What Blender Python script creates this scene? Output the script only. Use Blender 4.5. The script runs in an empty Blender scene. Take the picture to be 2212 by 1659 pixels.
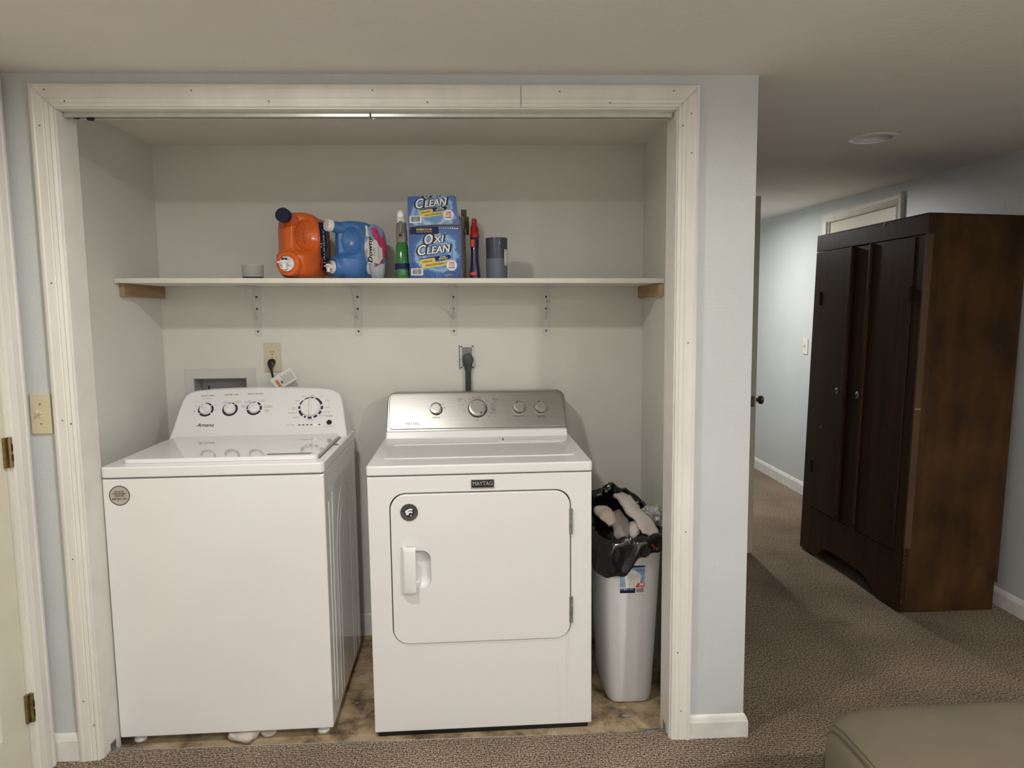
import bpy, bmesh, math, random
from mathutils import Vector, Matrix, noise
from mathutils.geometry import tessellate_polygon
random.seed(7)
sc = bpy.context.scene
C = sc.collection
PI = math.pi
R = math.radians

# ------------------------------------------------------------------ camera
def look(yaw, pitch, roll):
    a, b, c = R(pitch), R(yaw), R(roll)
    fw = Vector((math.sin(b)*math.cos(a), math.cos(b)*math.cos(a), math.sin(a)))
    r = Vector((math.cos(b), -math.sin(b), 0)); u = r.cross(fw)
    r2 = math.cos(c)*r + math.sin(c)*u; u2 = -math.sin(c)*r + math.cos(c)*u
    m = Matrix.Identity(4)
    for i in range(3):
        m[i][0], m[i][1], m[i][2] = r2[i], u2[i], -fw[i]
    return m
cam_d = bpy.data.cameras.new('camera'); cam = bpy.data.objects.new('camera', cam_d); C.objects.link(cam)
cam_d.sensor_width = 36; cam_d.lens = 1492.66/2212*36; cam_d.clip_start = .02
cam.matrix_world = Matrix.Translation((.2138, -2.1272, 1.3956)) @ look(2.323, -5.8097, -.6187)
sc.camera = cam
# ------------------------------------------------------------------ world, exposure
w = bpy.data.worlds.new('world'); sc.world = w; w.use_nodes = True
w.node_tree.nodes['Background'].inputs[0].default_value = (.9, .95, 1, 1)
w.node_tree.nodes['Background'].inputs[1].default_value = .02
sc.view_settings.view_transform = 'Standard'; sc.view_settings.look = 'None'
sc.view_settings.gamma = 1; sc.view_settings.use_curve_mapping = False
sc.view_settings.exposure = .05
# lamps (x, y, strength, colour): lit flush ceiling lights, the far pair added as fill
LAMPS = [(-.27, -.72, 430, (1, .968, .928), 'lit round ceiling light just in front of the laundry closet'),
         (1.75, -2.27, 1350, (1, .968, .928), 'lit round ceiling light above the right half of the room'),
         (-.10, -3.60, 750, (1, .968, .928), 'lit round ceiling light at the far left of the room'),  # added behind the camera to raise the room's brightness
         (1.60, -3.60, 800, (1, .968, .928), 'lit round ceiling light at the far right of the room')]  # also added, washes the back wall for bounce light
HALL = (1.76, 3.05, 740, (1, .985, .96))

# ------------------------------------------------------------------ materials
def M(name, col, rough=.5, metal=0., vary=0., vscale=6., bump=0., bscale=200., bdist=.002, coat=0., emit=None, estr=0., trans=0., ior=1.45, spec=.5, stretch=None, alpha=1., dark=None):
    m = bpy.data.materials.new(name); m.use_nodes = True
    nt = m.node_tree; b = nt.nodes['Principled BSDF']
    b.inputs['Base Color'].default_value = (*col, 1); b.inputs['Roughness'].default_value = rough
    b.inputs['Metallic'].default_value = metal; b.inputs['Coat Weight'].default_value = coat
    b.inputs['Transmission Weight'].default_value = trans; b.inputs['IOR'].default_value = ior
    b.inputs['Specular IOR Level'].default_value = spec; b.inputs['Alpha'].default_value = alpha
    if emit:
        b.inputs['Emission Color'].default_value = (*emit, 1); b.inputs['Emission Strength'].default_value = estr
    tc = nt.nodes.new('ShaderNodeTexCoord'); src = tc.outputs['Object']
    if stretch:
        mp = nt.nodes.new('ShaderNodeMapping'); mp.inputs['Scale'].default_value = stretch
        nt.links.new(src, mp.inputs[0]); src = mp.outputs[0]
    if vary > 0:
        n = nt.nodes.new('ShaderNodeTexNoise'); n.inputs['Scale'].default_value = vscale; n.inputs['Detail'].default_value = 5
        nt.links.new(src, n.inputs['Vector'])
        rp = nt.nodes.new('ShaderNodeValToRGB')
        lo = dark if dark else tuple(c*(1-vary) for c in col)
        rp.color_ramp.elements[0].color = (*lo, 1); rp.color_ramp.elements[0].position = .3
        rp.color_ramp.elements[1].color = (*[min(1, c*(1+vary)) for c in col], 1); rp.color_ramp.elements[1].position = .7
        nt.links.new(n.outputs['Fac'], rp.inputs[0]); nt.links.new(rp.outputs[0], b.inputs['Base Color'])
    if bump > 0:
        n2 = nt.nodes.new('ShaderNodeTexNoise'); n2.inputs['Scale'].default_value = bscale; n2.inputs['Detail'].default_value = 3
        nt.links.new(src, n2.inputs['Vector'])
        bp = nt.nodes.new('ShaderNodeBump'); bp.inputs['Strength'].default_value = bump; bp.inputs['Distance'].default_value = bdist
        nt.links.new(n2.outputs['Fac'], bp.inputs['Height']); nt.links.new(bp.outputs[0], b.inputs['Normal'])
    return m

m_wall = M('paint_blue_grey', (.575, .60, .60), .29, vary=.03, vscale=3, bump=.35, bscale=170, bdist=.003)
m_closet = M('paint_closet_white', (.69, .685, .63), .55, vary=.03, vscale=4, bump=.12, bscale=160, bdist=.002)
m_ceil = M('paint_ceiling', (.80, .765, .715), .8, vary=.03, vscale=2, bump=.4, bscale=60, bdist=.003)
m_trim = M('paint_trim_white', (.74, .72, .66), .42, vary=.06, vscale=14, bump=.08, bscale=40, stretch=(1, 1, .3), bdist=.002)
m_jamb = M('paint_jamb_white', (.72, .70, .65), .45, vary=.05, vscale=10)
m_door = M('paint_door_cream', (.68, .65, .52), .38, vary=.04, vscale=8)
m_doorg = M('paint_door_olive', (.42, .40, .32), .45, vary=.05)
m_base = M('paint_baseboard', (.74, .73, .69), .4, vary=.08, vscale=18)
m_groove = M('groove_dark', (.10, .09, .08), .8)  # dark tone of nail holes and small marks
m_enamel = M('enamel_white', (.80, .79, .78), .10, vary=.015, vscale=3, coat=.3)
m_enamel2 = M('enamel_front', (.78, .77, .755), .22, vary=.02, vscale=2.5, coat=.2)
m_plasticw = M('plastic_white', (.80, .80, .79), .28, vary=.01)
m_black = M('plastic_black', (.012, .012, .016), .35, vary=.2, vscale=20)
m_ink = M('ink_dark', (.02, .02, .035), .6, vary=.2)
m_inkgrey = M('ink_grey', (.16, .16, .17), .6, vary=.1)
m_white = M('ink_white', (.82, .82, .80), .5, vary=.02)
m_yellow = M('ink_yellow', (.78, .60, .10), .5, vary=.05)
m_red = M('ink_red', (.55, .05, .04), .5, vary=.05)
m_navy = M('ink_navy', (.010, .014, .075), .5, spec=.25, vary=.1)
m_steel = M('brushed_steel', (.42, .41, .385), .33, 1., vary=.05, vscale=30, stretch=(.15, 8, 8), bump=.03, bscale=120)
m_steel2 = M('bright_steel', (.66, .65, .62), .22, 1., vary=.04, vscale=60)
m_galv = M('galvanised', (.42, .44, .42), .42, .9, vary=.2, vscale=40)
m_alu = M('track_metal', (.60, .62, .58), .35, .6, vary=.06, vscale=20)
m_brass = M('old_brass', (.30, .22, .09), .42, .9, vary=.3, vscale=60)
m_bronze = M('dark_bronze', (.10, .075, .045), .45, .8, vary=.3, vscale=60)
m_dark = M('dark_gap', (.015, .014, .013), .9)
m_pine = M('pine', (.33, .21, .10), .6, vary=.3, vscale=5, stretch=(8, .7, 8), bump=.1, bscale=30)
m_pineend = M('pine_end', (.40, .29, .16), .65, vary=.2, vscale=30)
m_cream = M('plastic_cream', (.62, .55, .38), .35, vary=.03)
m_creamw = M('plastic_ivory', (.72, .68, .55), .35, vary=.03)
m_wood = M('stained_wood_front', (.036, .016, .007), .38, spec=.3, vary=.35, vscale=4, stretch=(3, 6, .35), bump=.1, bscale=40, bdist=.002)
m_woodside = M('stained_wood_side', (.055, .026, .007), .5, spec=.25, vary=.5, vscale=4, stretch=(2.2, 2.2, .9), bump=.12, bscale=50, bdist=.002, dark=(.024, .012, .004))
m_woodedge = M('worn_wood_edge', (.085, .044, .018), .5, vary=.3, vscale=12, stretch=(1, 1, .2))
m_suede = M('suede_taupe', (.150, .124, .085), .92, vary=.16, vscale=3.5, bump=.2, bscale=500, bdist=.001)
m_suededark = M('suede_seam', (.10, .08, .055), .95, vary=.1)
m_orange = M('jug_orange', (.64, .12, .015), .30, vary=.04, coat=.2)
m_blue = M('jug_blue', (.055, .17, .42), .30, vary=.05, coat=.15)
m_green = M('bottle_green', (.035, .19, .055), .15, vary=.1, coat=.4)
m_grey = M('plastic_grey', (.22, .22, .21), .4, vary=.05)
m_kraft = M('carton_grey', (.30, .29, .26), .75, vary=.08, vscale=25)
m_kraftin = M('carton_inside', (.16, .13, .08), .8, vary=.1)
m_redp = M('plastic_red', (.45, .02, .015), .35, vary=.05)
m_navyp = M('plastic_navy', (.012, .016, .07), .25, vary=.1, coat=.3)
m_clear = M('clear_plastic', (.88, .88, .87), .12, trans=.92, ior=1.25)
m_frost = M('frosted_plastic', (.80, .84, .88), .45, trans=.75, ior=1.2)
m_bin = M('bin_white', (.66, .66, .66), .38, vary=.02)
m_bag = M('bag_black', (.006, .006, .008), .14, bump=.25, bscale=45, bdist=.006, spec=.7)
m_sock = M('sock_white', (.52, .47, .42), .95, vary=.1, vscale=20, bump=.5, bscale=260, bdist=.002)
m_sockg = M('sock_grey', (.30, .28, .26), .95, vary=.12, vscale=25, bump=.5, bscale=260, bdist=.002)
m_socktan = M('sock_tan', (.44, .37, .31), .95, vary=.1, vscale=20, bump=.5, bscale=260, bdist=.002)
m_paper = M('paper_white', (.76, .75, .72), .6, vary=.02)
m_pink = M('label_pink', (.55, .06, .16), .5, vary=.45, vscale=45)
m_sky = M('label_sky', (.24, .36, .55), .5, vary=.2, vscale=20)
m_brown = M('label_brown', (.20, .12, .06), .5, vary=.3, vscale=20)
m_slate = M('frosted_slate_glass', (.048, .058, .085), .4, vary=.08, coat=.2)
m_slatelt = M('slate_wax_level', (.125, .15, .195), .45, vary=.08, vscale=20)
m_concrete = None

def nodes(m):
    nt = m.node_tree
    return nt, nt.nodes['Principled BSDF'], nt.links
def make_carpet():
    # looped pile: rows across the room, broken into light and dark tufts
    m = M('berber_carpet', (.2, .16, .12), .95, spec=.1); nt, b, L = nodes(m)
    N = nt.nodes.new
    def math_(op, a, b_=None, c=None):
        n = N('ShaderNodeMath'); n.operation = op
        for i, x in enumerate((a, b_, c)):
            if x is None: continue
            if isinstance(x, (int, float)): n.inputs[i].default_value = x
            else: L.new(x, n.inputs[i])
        return n.outputs[0]
    tc = N('ShaderNodeTexCoord')
    mp = N('ShaderNodeMapping'); mp.inputs['Scale'].default_value = (1, .72, 1); L.new(tc.outputs['Object'], mp.inputs[0])
    n1 = N('ShaderNodeTexNoise'); n1.inputs['Scale'].default_value = 190; n1.inputs['Detail'].default_value = 2.5; n1.inputs['Roughness'].default_value = .6; L.new(mp.outputs[0], n1.inputs['Vector'])
    n2 = N('ShaderNodeTexNoise'); n2.inputs['Scale'].default_value = 30; L.new(tc.outputs['Object'], n2.inputs['Vector'])
    n3 = N('ShaderNodeTexNoise'); n3.inputs['Scale'].default_value = 2.2; n3.inputs['Detail'].default_value = 6; L.new(tc.outputs['Object'], n3.inputs['Vector'])
    sp = N('ShaderNodeSeparateXYZ'); L.new(tc.outputs['Object'], sp.inputs[0])
    ph = math_('MULTIPLY_ADD', sp.outputs['Y'], 600, math_('MULTIPLY', n2.outputs['Fac'], 9))
    row = math_('SINE', ph)
    hgt = math_('MULTIPLY_ADD', row, .055, n1.outputs['Fac'])
    rp = N('ShaderNodeValToRGB'); e = rp.color_ramp.elements
    e[0].position = .34; e[0].color = (.048, .034, .021, 1); e[1].position = .68; e[1].color = (.48, .395, .31, 1)
    x = e.new(.50); x.color = (.225, .178, .131, 1)
    L.new(hgt, rp.inputs[0])
    r2 = N('ShaderNodeValToRGB'); r2.color_ramp.elements[0].position = .3; r2.color_ramp.elements[0].color = (.70, .68, .66, 1)
    r2.color_ramp.elements[1].position = .7; r2.color_ramp.elements[1].color = (1.12, 1.1, 1.08, 1); L.new(n3.outputs['Fac'], r2.inputs[0])
    c2 = N('ShaderNodeMix'); c2.data_type = 'RGBA'; c2.blend_type = 'MULTIPLY'; c2.inputs['Factor'].default_value = 1
    L.new(rp.outputs[0], c2.inputs['A']); L.new(r2.outputs[0], c2.inputs['B']); L.new(c2.outputs['Result'], b.inputs['Base Color'])
    bp = N('ShaderNodeBump'); bp.inputs['Strength'].default_value = .5; bp.inputs['Distance'].default_value = .005
    L.new(hgt, bp.inputs['Height']); L.new(bp.outputs[0], b.inputs['Normal'])
    return m
m_carpet = make_carpet()
def make_stained():
    m = M('stained_slab', (.25, .18, .10), .6); nt, b, L = nodes(m)
    tc = nt.nodes.new('ShaderNodeTexCoord')
    n = nt.nodes.new('ShaderNodeTexNoise'); n.inputs['Scale'].default_value = 7; n.inputs['Detail'].default_value = 9; n.inputs['Roughness'].default_value = .68
    L.new(tc.outputs['Object'], n.inputs['Vector'])
    rp = nt.nodes.new('ShaderNodeValToRGB'); e = rp.color_ramp.elements
    e[0].position = .33; e[0].color = (.025, .02, .014, 1); e[1].position = .68; e[1].color = (.52, .42, .28, 1)
    x = e.new(.43); x.color = (.19, .135, .08, 1); x = e.new(.52); x.color = (.38, .285, .17, 1)
    L.new(n.outputs['Fac'], rp.inputs[0]); L.new(rp.outputs[0], b.inputs['Base Color'])
    return m
m_slab = make_stained()
def make_drips():
    m = M('enamel_front_drips', (.78, .77, .755), .22, coat=.2); nt, b, L = nodes(m); N = nt.nodes.new
    tc = N('ShaderNodeTexCoord'); mp = N('ShaderNodeMapping'); mp.inputs['Scale'].default_value = (60, 1, 2.2); L.new(tc.outputs['Object'], mp.inputs[0])
    n = N('ShaderNodeTexNoise'); n.inputs['Scale'].default_value = 1; n.inputs['Detail'].default_value = 5; L.new(mp.outputs[0], n.inputs['Vector'])
    rp = N('ShaderNodeMapRange'); rp.inputs[1].default_value = .55; rp.inputs[2].default_value = .75; L.new(n.outputs['Fac'], rp.inputs[0])
    sp = N('ShaderNodeSeparateXYZ'); L.new(tc.outputs['Object'], sp.inputs[0])
    mx = N('ShaderNodeMapRange'); mx.inputs[1].default_value = .60; mx.inputs[2].default_value = .67; L.new(sp.outputs['X'], mx.inputs[0])
    mz = N('ShaderNodeMapRange'); mz.inputs[1].default_value = .75; mz.inputs[2].default_value = .30; L.new(sp.outputs['Z'], mz.inputs[0])
    a = N('ShaderNodeMath'); a.operation = 'MULTIPLY'; L.new(mx.outputs[0], a.inputs[0]); L.new(mz.outputs[0], a.inputs[1])
    c = N('ShaderNodeMath'); c.operation = 'MULTIPLY'; L.new(a.outputs[0], c.inputs[0]); L.new(rp.outputs[0], c.inputs[1])
    d = N('ShaderNodeMath'); d.operation = 'MULTIPLY'; d.inputs[1].default_value = .45; L.new(c.outputs[0], d.inputs[0])
    k = N('ShaderNodeMix'); k.data_type = 'RGBA'; L.new(d.outputs[0], k.inputs['Factor']); k.inputs['A'].default_value = (.78, .77, .755, 1); k.inputs['B'].default_value = (.45, .38, .30, 1)
    L.new(k.outputs['Result'], b.inputs['Base Color'])
    return m
m_drips = make_drips()
def make_swirl(cx, cz):
    # printed swirl of the carton: rings about a centre, with bubbles
    m = M('carton_print_blue', (.03, .12, .42), .4); nt, b, L = nodes(m)
    tc = nt.nodes.new('ShaderNodeTexCoord')
    mp = nt.nodes.new('ShaderNodeMapping'); mp.inputs['Location'].default_value = (-cx, 0, -cz); L.new(tc.outputs['Object'], mp.inputs[0])
    mp2 = nt.nodes.new('ShaderNodeMapping'); mp2.inputs['Scale'].default_value = (1, 0, 1.15); L.new(mp.outputs[0], mp2.inputs[0])
    ln = nt.nodes.new('ShaderNodeVectorMath'); ln.operation = 'LENGTH'; L.new(mp2.outputs[0], ln.inputs[0])
    n = nt.nodes.new('ShaderNodeTexNoise'); n.inputs['Scale'].default_value = 22; n.inputs['Detail'].default_value = 4; L.new(mp2.outputs[0], n.inputs['Vector'])
    ad = nt.nodes.new('ShaderNodeMath'); ad.operation = 'MULTIPLY_ADD'; ad.inputs[1].default_value = .05; L.new(n.outputs['Fac'], ad.inputs[0]); L.new(ln.outputs['Value'], ad.inputs[2])
    rp = nt.nodes.new('ShaderNodeValToRGB'); e = rp.color_ramp.elements
    e[0].position = 0; e[0].color = (.11, .27, .54, 1); e[1].position = .17; e[1].color = (.010, .04, .20, 1)
    for pos, col in ((.062, (.07, .21, .50)), (.078, (.36, .52, .70)), (.088, (.07, .21, .50)), (.102, (.30, .48, .68)), (.112, (.032, .12, .38))):
        x = e.new(pos); x.color = (*col, 1)
    L.new(ad.outputs[0], rp.inputs[0])
    v = nt.nodes.new('ShaderNodeTexVoronoi'); v.inputs['Scale'].default_value = 95; L.new(mp2.outputs[0], v.inputs['Vector'])
    lt = nt.nodes.new('ShaderNodeMath'); lt.operation = 'LESS_THAN'; lt.inputs[1].default_value = .16; L.new(v.outputs['Distance'], lt.inputs[0])
    ml = nt.nodes.new('ShaderNodeMath'); ml.operation = 'MULTIPLY'; ml.inputs[1].default_value = .55; L.new(lt.outputs[0], ml.inputs[0])
    mx = nt.nodes.new('ShaderNodeMix'); mx.data_type = 'RGBA'; L.new(ml.outputs[0], mx.inputs['Factor']); L.new(rp.outputs[0], mx.inputs['A']); mx.inputs['B'].default_value = (.55, .75, .92, 1)
    L.new(mx.outputs['Result'], b.inputs['Base Color'])
    return m

# ------------------------------------------------------------------ mesh helpers
def V(*a): return Vector(a)
def rrect(x0, y0, x1, y1, r, n=6):
    out = []
    for cx, cy, a0 in ((x1-r, y1-r, 0), (x0+r, y1-r, 90), (x0+r, y0+r, 180), (x1-r, y0+r, 270)):
        for i in range(n+1):
            a = R(a0 + 90*i/n); out.append((cx+r*math.cos(a), cy+r*math.sin(a)))
    return out
def ellipse(cx, cy, rx, ry, n=24): return [(cx+rx*math.cos(2*PI*i/n), cy+ry*math.sin(2*PI*i/n)) for i in range(n)]
XZ = lambda u, v, w: V(u, -w, v)      # outline in x,z ; w towards -y (towards the camera)
XY = lambda u, v, w: V(u, v, w)
YZ = lambda u, v, w: V(w, u, v)
class MB:
    def __init__(s): s.v = []; s.f = []
    def add(s, vs, fs):
        k = len(s.v); s.v += [Vector(p) for p in vs]; s.f += [tuple(i+k for i in f) for f in fs]; return s
    def box(s, x0, y0, z0, x1, y1, z1):
        vs = [(x0,y0,z0),(x1,y0,z0),(x1,y1,z0),(x0,y1,z0),(x0,y0,z1),(x1,y0,z1),(x1,y1,z1),(x0,y1,z1)]
        return s.add(vs, [(0,3,2,1),(4,5,6,7),(0,1,5,4),(1,2,6,5),(2,3,7,6),(3,0,4,7)])
    def quad(s, a, b, c, d): return s.add([a, b, c, d], [(0,1,2,3)])
    def tube(s, pts, r, n=12, caps=True, flat=None, up=None):
        pts = [Vector(p) for p in pts]; m = len(pts)
        rs = r if isinstance(r, (list, tuple)) else [r]*m
        fl = flat if isinstance(flat, (list, tuple)) else [flat if flat else 1.]*m
        t0 = (pts[1]-pts[0]).normalized()
        a = Vector(up) if up else (V(0,0,1) if abs(t0.z) < .9 else V(1,0,0))
        nrm = (a - t0*a.dot(t0)).normalized(); vs = []; fs = []
        for i in range(m):
            t = (pts[min(i+1, m-1)]-pts[max(i-1, 0)]).normalized()
            nrm = (nrm - t*nrm.dot(t)).normalized(); bi = t.cross(nrm)
            for j in range(n):
                q = 2*PI*j/n; vs.append(pts[i] + nrm*(math.cos(q)*rs[i]*fl[i]) + bi*(math.sin(q)*rs[i]))
        for i in range(m-1):
            for j in range(n):
                k = (j+1) % n; fs.append((i*n+j, i*n+k, (i+1)*n+k, (i+1)*n+j))
        if caps: fs += [tuple(range(n-1, -1, -1)), tuple((m-1)*n+j for j in range(n))]
        return s.add(vs, fs)
    def cyl(s, p0, p1, r0, r1=None, n=24, caps=True): return s.tube([p0, p1], [r0, r0 if r1 is None else r1], n, caps)
    def lathe(s, prof, o=(0,0,0), ax=(0,0,1), n=28):
        ax = Vector(ax).normalized(); a = V(1,0,0) if abs(ax.x) < .9 else V(0,0,1)
        e1 = (a-ax*a.dot(ax)).normalized(); e2 = ax.cross(e1); o = Vector(o); vs = []; fs = []; idx = []
        for (r, h) in prof:
            if r < 1e-6: idx.append([len(vs)]*n); vs.append(o+ax*h)
            else:
                idx.append(list(range(len(vs), len(vs)+n)))
                for j in range(n):
                    q = 2*PI*j/n; vs.append(o+ax*h+e1*(r*math.cos(q))+e2*(r*math.sin(q)))
        for i in range(len(prof)-1):
            for j in range(n):
                k = (j+1) % n; q = (idx[i][j], idx[i][k], idx[i+1][k], idx[i+1][j]); u = []
                for z in q:
                    if z not in u: u.append(z)
                if len(u) > 2: fs.append(tuple(u))
        return s.add(vs, fs)
    def prism(s, outline, fn, w0, w1, holes=()):
        def sa(l): return sum(l[i-1][0]*l[i][1]-l[i][0]*l[i-1][1] for i in range(len(l)))
        def ccw(l): return list(l) if sa(l) > 0 else list(l)[::-1]
        loops = [ccw(outline)] + [ccw(h) for h in holes]
        caps = None
        if len(holes) == 1:      # two n-gons meeting left and right of the hole
            O, Hh = loops; hl = min(range(len(Hh)), key=lambda i: Hh[i][0]); hr = max(range(len(Hh)), key=lambda i: Hh[i][0])
            def ins(O, p, side):
                for i in range(len(O)):
                    a, b = O[i], O[(i+1) % len(O)]
                    if (a[1]-p[1])*(b[1]-p[1]) < 0:
                        u = a[0]+(b[0]-a[0])*(p[1]-a[1])/(b[1]-a[1])
                        if (u < p[0]) == side: return O[:i+1]+[(u, p[1])]+O[i+1:], (u, p[1])
                q = min(O, key=lambda c: (c[0]-p[0])**2+(c[1]-p[1])**2); return O, q
            O, pl = ins(O, Hh[hl], True); O, pr = ins(O, Hh[hr], False); il, ir = O.index(pl), O.index(pr)
            loops = [O, Hh]; n0 = len(O); nh = len(Hh)
            def path(i, j, n): 
                r = [i]
                while i != j: i = (i+1) % n; r.append(i)
                return r
            top = path(ir, il, n0) + [n0+q for q in path(hr, hl, nh)][::-1]
            bot = path(il, ir, n0) + [n0+q for q in path(hl, hr, nh)][::-1]
            caps = [top, bot]
        flat = [p for l in loops for p in l]; n = len(flat)
        if caps is None:
            if not holes: caps = [list(range(n))]
            else:
                caps = [list(t) for t in tessellate_polygon([[V(p[0], p[1], 0) for p in l] for l in loops])]
                caps = [t if sa([flat[i] for i in t]) > 0 else t[::-1] for t in caps]
        vs = [fn(p[0], p[1], w0) for p in flat] + [fn(p[0], p[1], w1) for p in flat]
        e1 = fn(1,0,0)-fn(0,0,0); e2 = fn(0,1,0)-fn(0,0,0); e3 = fn(0,0,1)-fn(0,0,0)
        flip = (e1.cross(e2).dot(e3) < 0) != (w1 < w0)
        fs = [tuple(i+n for i in c) for c in caps] + [tuple(reversed(c)) for c in caps]
        o = 0
        for li, l in enumerate(loops):
            m = len(l)
            for i in range(m):
                a, b = o+i, o+(i+1) % m; q = (a, b, b+n, a+n); fs.append(q if li == 0 else q[::-1])
            o += m
        if flip: fs = [f[::-1] for f in fs]
        return s.add(vs, fs)
    def loft(s, secs, caps=True):
        n = len(secs[0]); vs = [p for q in secs for p in q]; fs = []
        for i in range(len(secs)-1):
            for j in range(n):
                k = (j+1) % n; fs.append((i*n+j, i*n+k, (i+1)*n+k, (i+1)*n+j))
        if caps: fs += [tuple(range(n-1, -1, -1)), tuple((len(secs)-1)*n+j for j in range(n))]
        return s.add(vs, fs)
    def superbox(s, hx, hy, hz, e=4., n=16, fn=None, o=(0,0,0)):
        key = {}; vs = []; fs = []
        def vid(p):
            k = tuple(round(c*1000) for c in p)
            if k not in key:
                x, y, z = p; q = (abs(x)**e+abs(y)**e+abs(z)**e)**(-1/e); v = V(x*q*hx, y*q*hy, z*q*hz)
                if fn: v = fn(v)
                key[k] = len(vs); vs.append(v+Vector(o))
            return key[k]
        for ax in range(3):
            for sg in (-1, 1):
                def P(i, j):
                    a = math.tan((2*i/n-1)*PI/4); b = math.tan((2*j/n-1)*PI/4); p = [0,0,0]; p[ax] = sg; p[(ax+1) % 3] = a; p[(ax+2) % 3] = b; return vid(p)
                for i in range(n):
                    for j in range(n):
                        q = (P(i,j), P(i+1,j), P(i+1,j+1), P(i,j+1)); fs.append(q if sg > 0 else q[::-1])
        return s.add(vs, fs)
    def text(s, txt, size, fn, bold=0., shear=0., align='CENTER', width=None, xs=1.):
        cu = bpy.data.curves.new('t', 'FONT'); cu.body = txt; cu.size = size; cu.shear = shear
        cu.align_x = align; cu.align_y = 'CENTER'; cu.resolution_u = 4 if size > .03 else 2
        ob = bpy.data.objects.new('t', cu); C.objects.link(ob)
        me = bpy.data.meshes.new_from_object(ob.evaluated_get(bpy.context.evaluated_depsgraph_get()))
        co = [v.co.copy() for v in me.vertices]; fs = [tuple(p.vertices) for p in me.polygons]
        if width and co:
            xsn = [c.x for c in co]; wd = max(xsn)-min(xsn); xs = width/wd if wd > 0 else 1
        k = bold*size; sh = [(0, 0)]
        if bold > .05: sh = [(k*math.cos(R(q)), k*math.sin(R(q))) for q in range(0, 360, 30)]
        elif bold > 0: sh = [(-k, -k*.5), (k, -k*.5), (-k, k*.5), (k, k*.5)]
        p0 = fn(0, 0); nn = (fn(.001, 0)-p0).cross(fn(0, .001)-p0)
        nn = nn.normalized() if nn.length > 0 else V(0, 0, 0)
        for i, (dx, dy) in enumerate(sh): s.add([fn(c.x*xs+dx, c.y+dy)+nn*(i*2.5e-5) for c in co], fs)
        bpy.data.objects.remove(ob); bpy.data.curves.remove(cu); bpy.data.meshes.remove(me)
        return s
    def build(s, name, mat, parent=None, smooth=35, bevel=0, seg=2, solid=0):
        me = bpy.data.meshes.new(name); me.from_pydata(s.v, [], s.f); me.validate(); me.update()
        me.materials.append(mat)
        o = bpy.data.objects.new(name, me); C.objects.link(o)
        if smooth:
            me.polygons.foreach_set('use_smooth', [True]*len(me.polygons)); me.set_sharp_from_angle(angle=R(smooth))
        if solid:
            md = o.modifiers.new('solid', 'SOLIDIFY'); md.thickness = solid; md.offset = 0
        if bevel:
            md = o.modifiers.new('bevel', 'BEVEL'); md.width = bevel; md.segments = seg; md.limit_method = 'ANGLE'; md.angle_limit = R(40); md.harden_normals = bool(smooth)
        if parent: o.parent = parent
        return o
def tag(o, label, cat, group=None):
    o['label'] = label; o['category'] = cat
    if group: o['group'] = group
    return o
def thing(name, label, cat, loc=(0,0,0), rz=0, group=None):
    o = bpy.data.objects.new(name, None); C.objects.link(o); o.empty_display_size = .1
    o.location = loc; o.rotation_euler = (0, 0, rz); return tag(o, label, cat, group)
def struct(o): o['kind'] = 'structure'; return o
def sempty(name):
    o = bpy.data.objects.new(name, None); C.objects.link(o); o.empty_display_size = .1; return struct(o)
def plane_fn(o, ex, ey, off=0.):
    o, ex, ey = Vector(o), Vector(ex).normalized(), Vector(ey).normalized(); n = ex.cross(ey)
    return lambda u, v, w=0.: o+ex*u+ey*v+n*(w+off)

# ------------------------------------------------------------------ the room
X0, X1, ZT, CW = -1.080, .870, 2.066, .0611     # closet casing
XE, XL, XRW = 1.052, -1.167, 2.63                # pier end, left wall, hall wall
CXL, CXR, CYB, ZC, ZS = -1.138, .903, .857, 2.10, -.025
JL, JR, JH = X0+CW+.005, X1-CW-.005, ZT-CW-.005  # faces of the jamb
YCAR = .033
struct(MB().box(XL-.1, -4.3, -.06, XRW+.1, YCAR, 0).box(XE-.06, YCAR, -.06, XRW+.1, 4.7, 0).build('floor', m_carpet, smooth=0))
struct(MB().box(XL-.1, YCAR, -.1, XE-.06, CYB+.1, ZS).build('floor_closet', m_slab, smooth=0))
# ceiling with the round hole of the unlit can
CANX, CANY, CANR = 1.835, .745, .078
def zc(y): return ZC + max(0, y-.98)*.025
b = MB(); h = .2
xs = [XL-.1, CANX-h, CANX+h, XRW+.1]; ys = [-4.3, CANY-h, CANY+h, 1.0, 2.0, 3.0, 4.7]
for i in range(3):
    for j in range(6):
        if (i, j) == (1, 1): continue
        b.quad((xs[i], ys[j], zc(ys[j])), (xs[i], ys[j+1], zc(ys[j+1])), (xs[i+1], ys[j+1], zc(ys[j+1])), (xs[i+1], ys[j], zc(ys[j])))
for k in range(48):
    pts = []
    for q in (k, k+1):
        a = 2*PI*q/48; ca, sa = math.cos(a), math.sin(a); m = h/max(abs(ca), abs(sa))
        pts.append(((CANX+CANR*ca, CANY+CANR*sa, ZC), (CANX+m*ca, CANY+m*sa, ZC)))
    b.quad(pts[0][0], pts[1][0], pts[1][1], pts[0][1])
struct(b.build('ceiling', m_ceil, smooth=30))
struct(MB().box(XL-.1, -4.3, 2.35, XRW+.1, 4.7, 2.4).build('ceiling_deck', m_ceil, smooth=0))
# front wall with the closet opening
struct(MB().box(XL, 0, 0, JL-.019, .10, ZC).box(JR+.019, 0, 0, XE, .10, ZC).box(JL-.019, 0, JH+.019, JR+.019, .10, ZC)
       .box(CXR+.03, .10, 0, XE, 2.45, ZC+.04).build('wall_front', m_wall, smooth=0))
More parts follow.
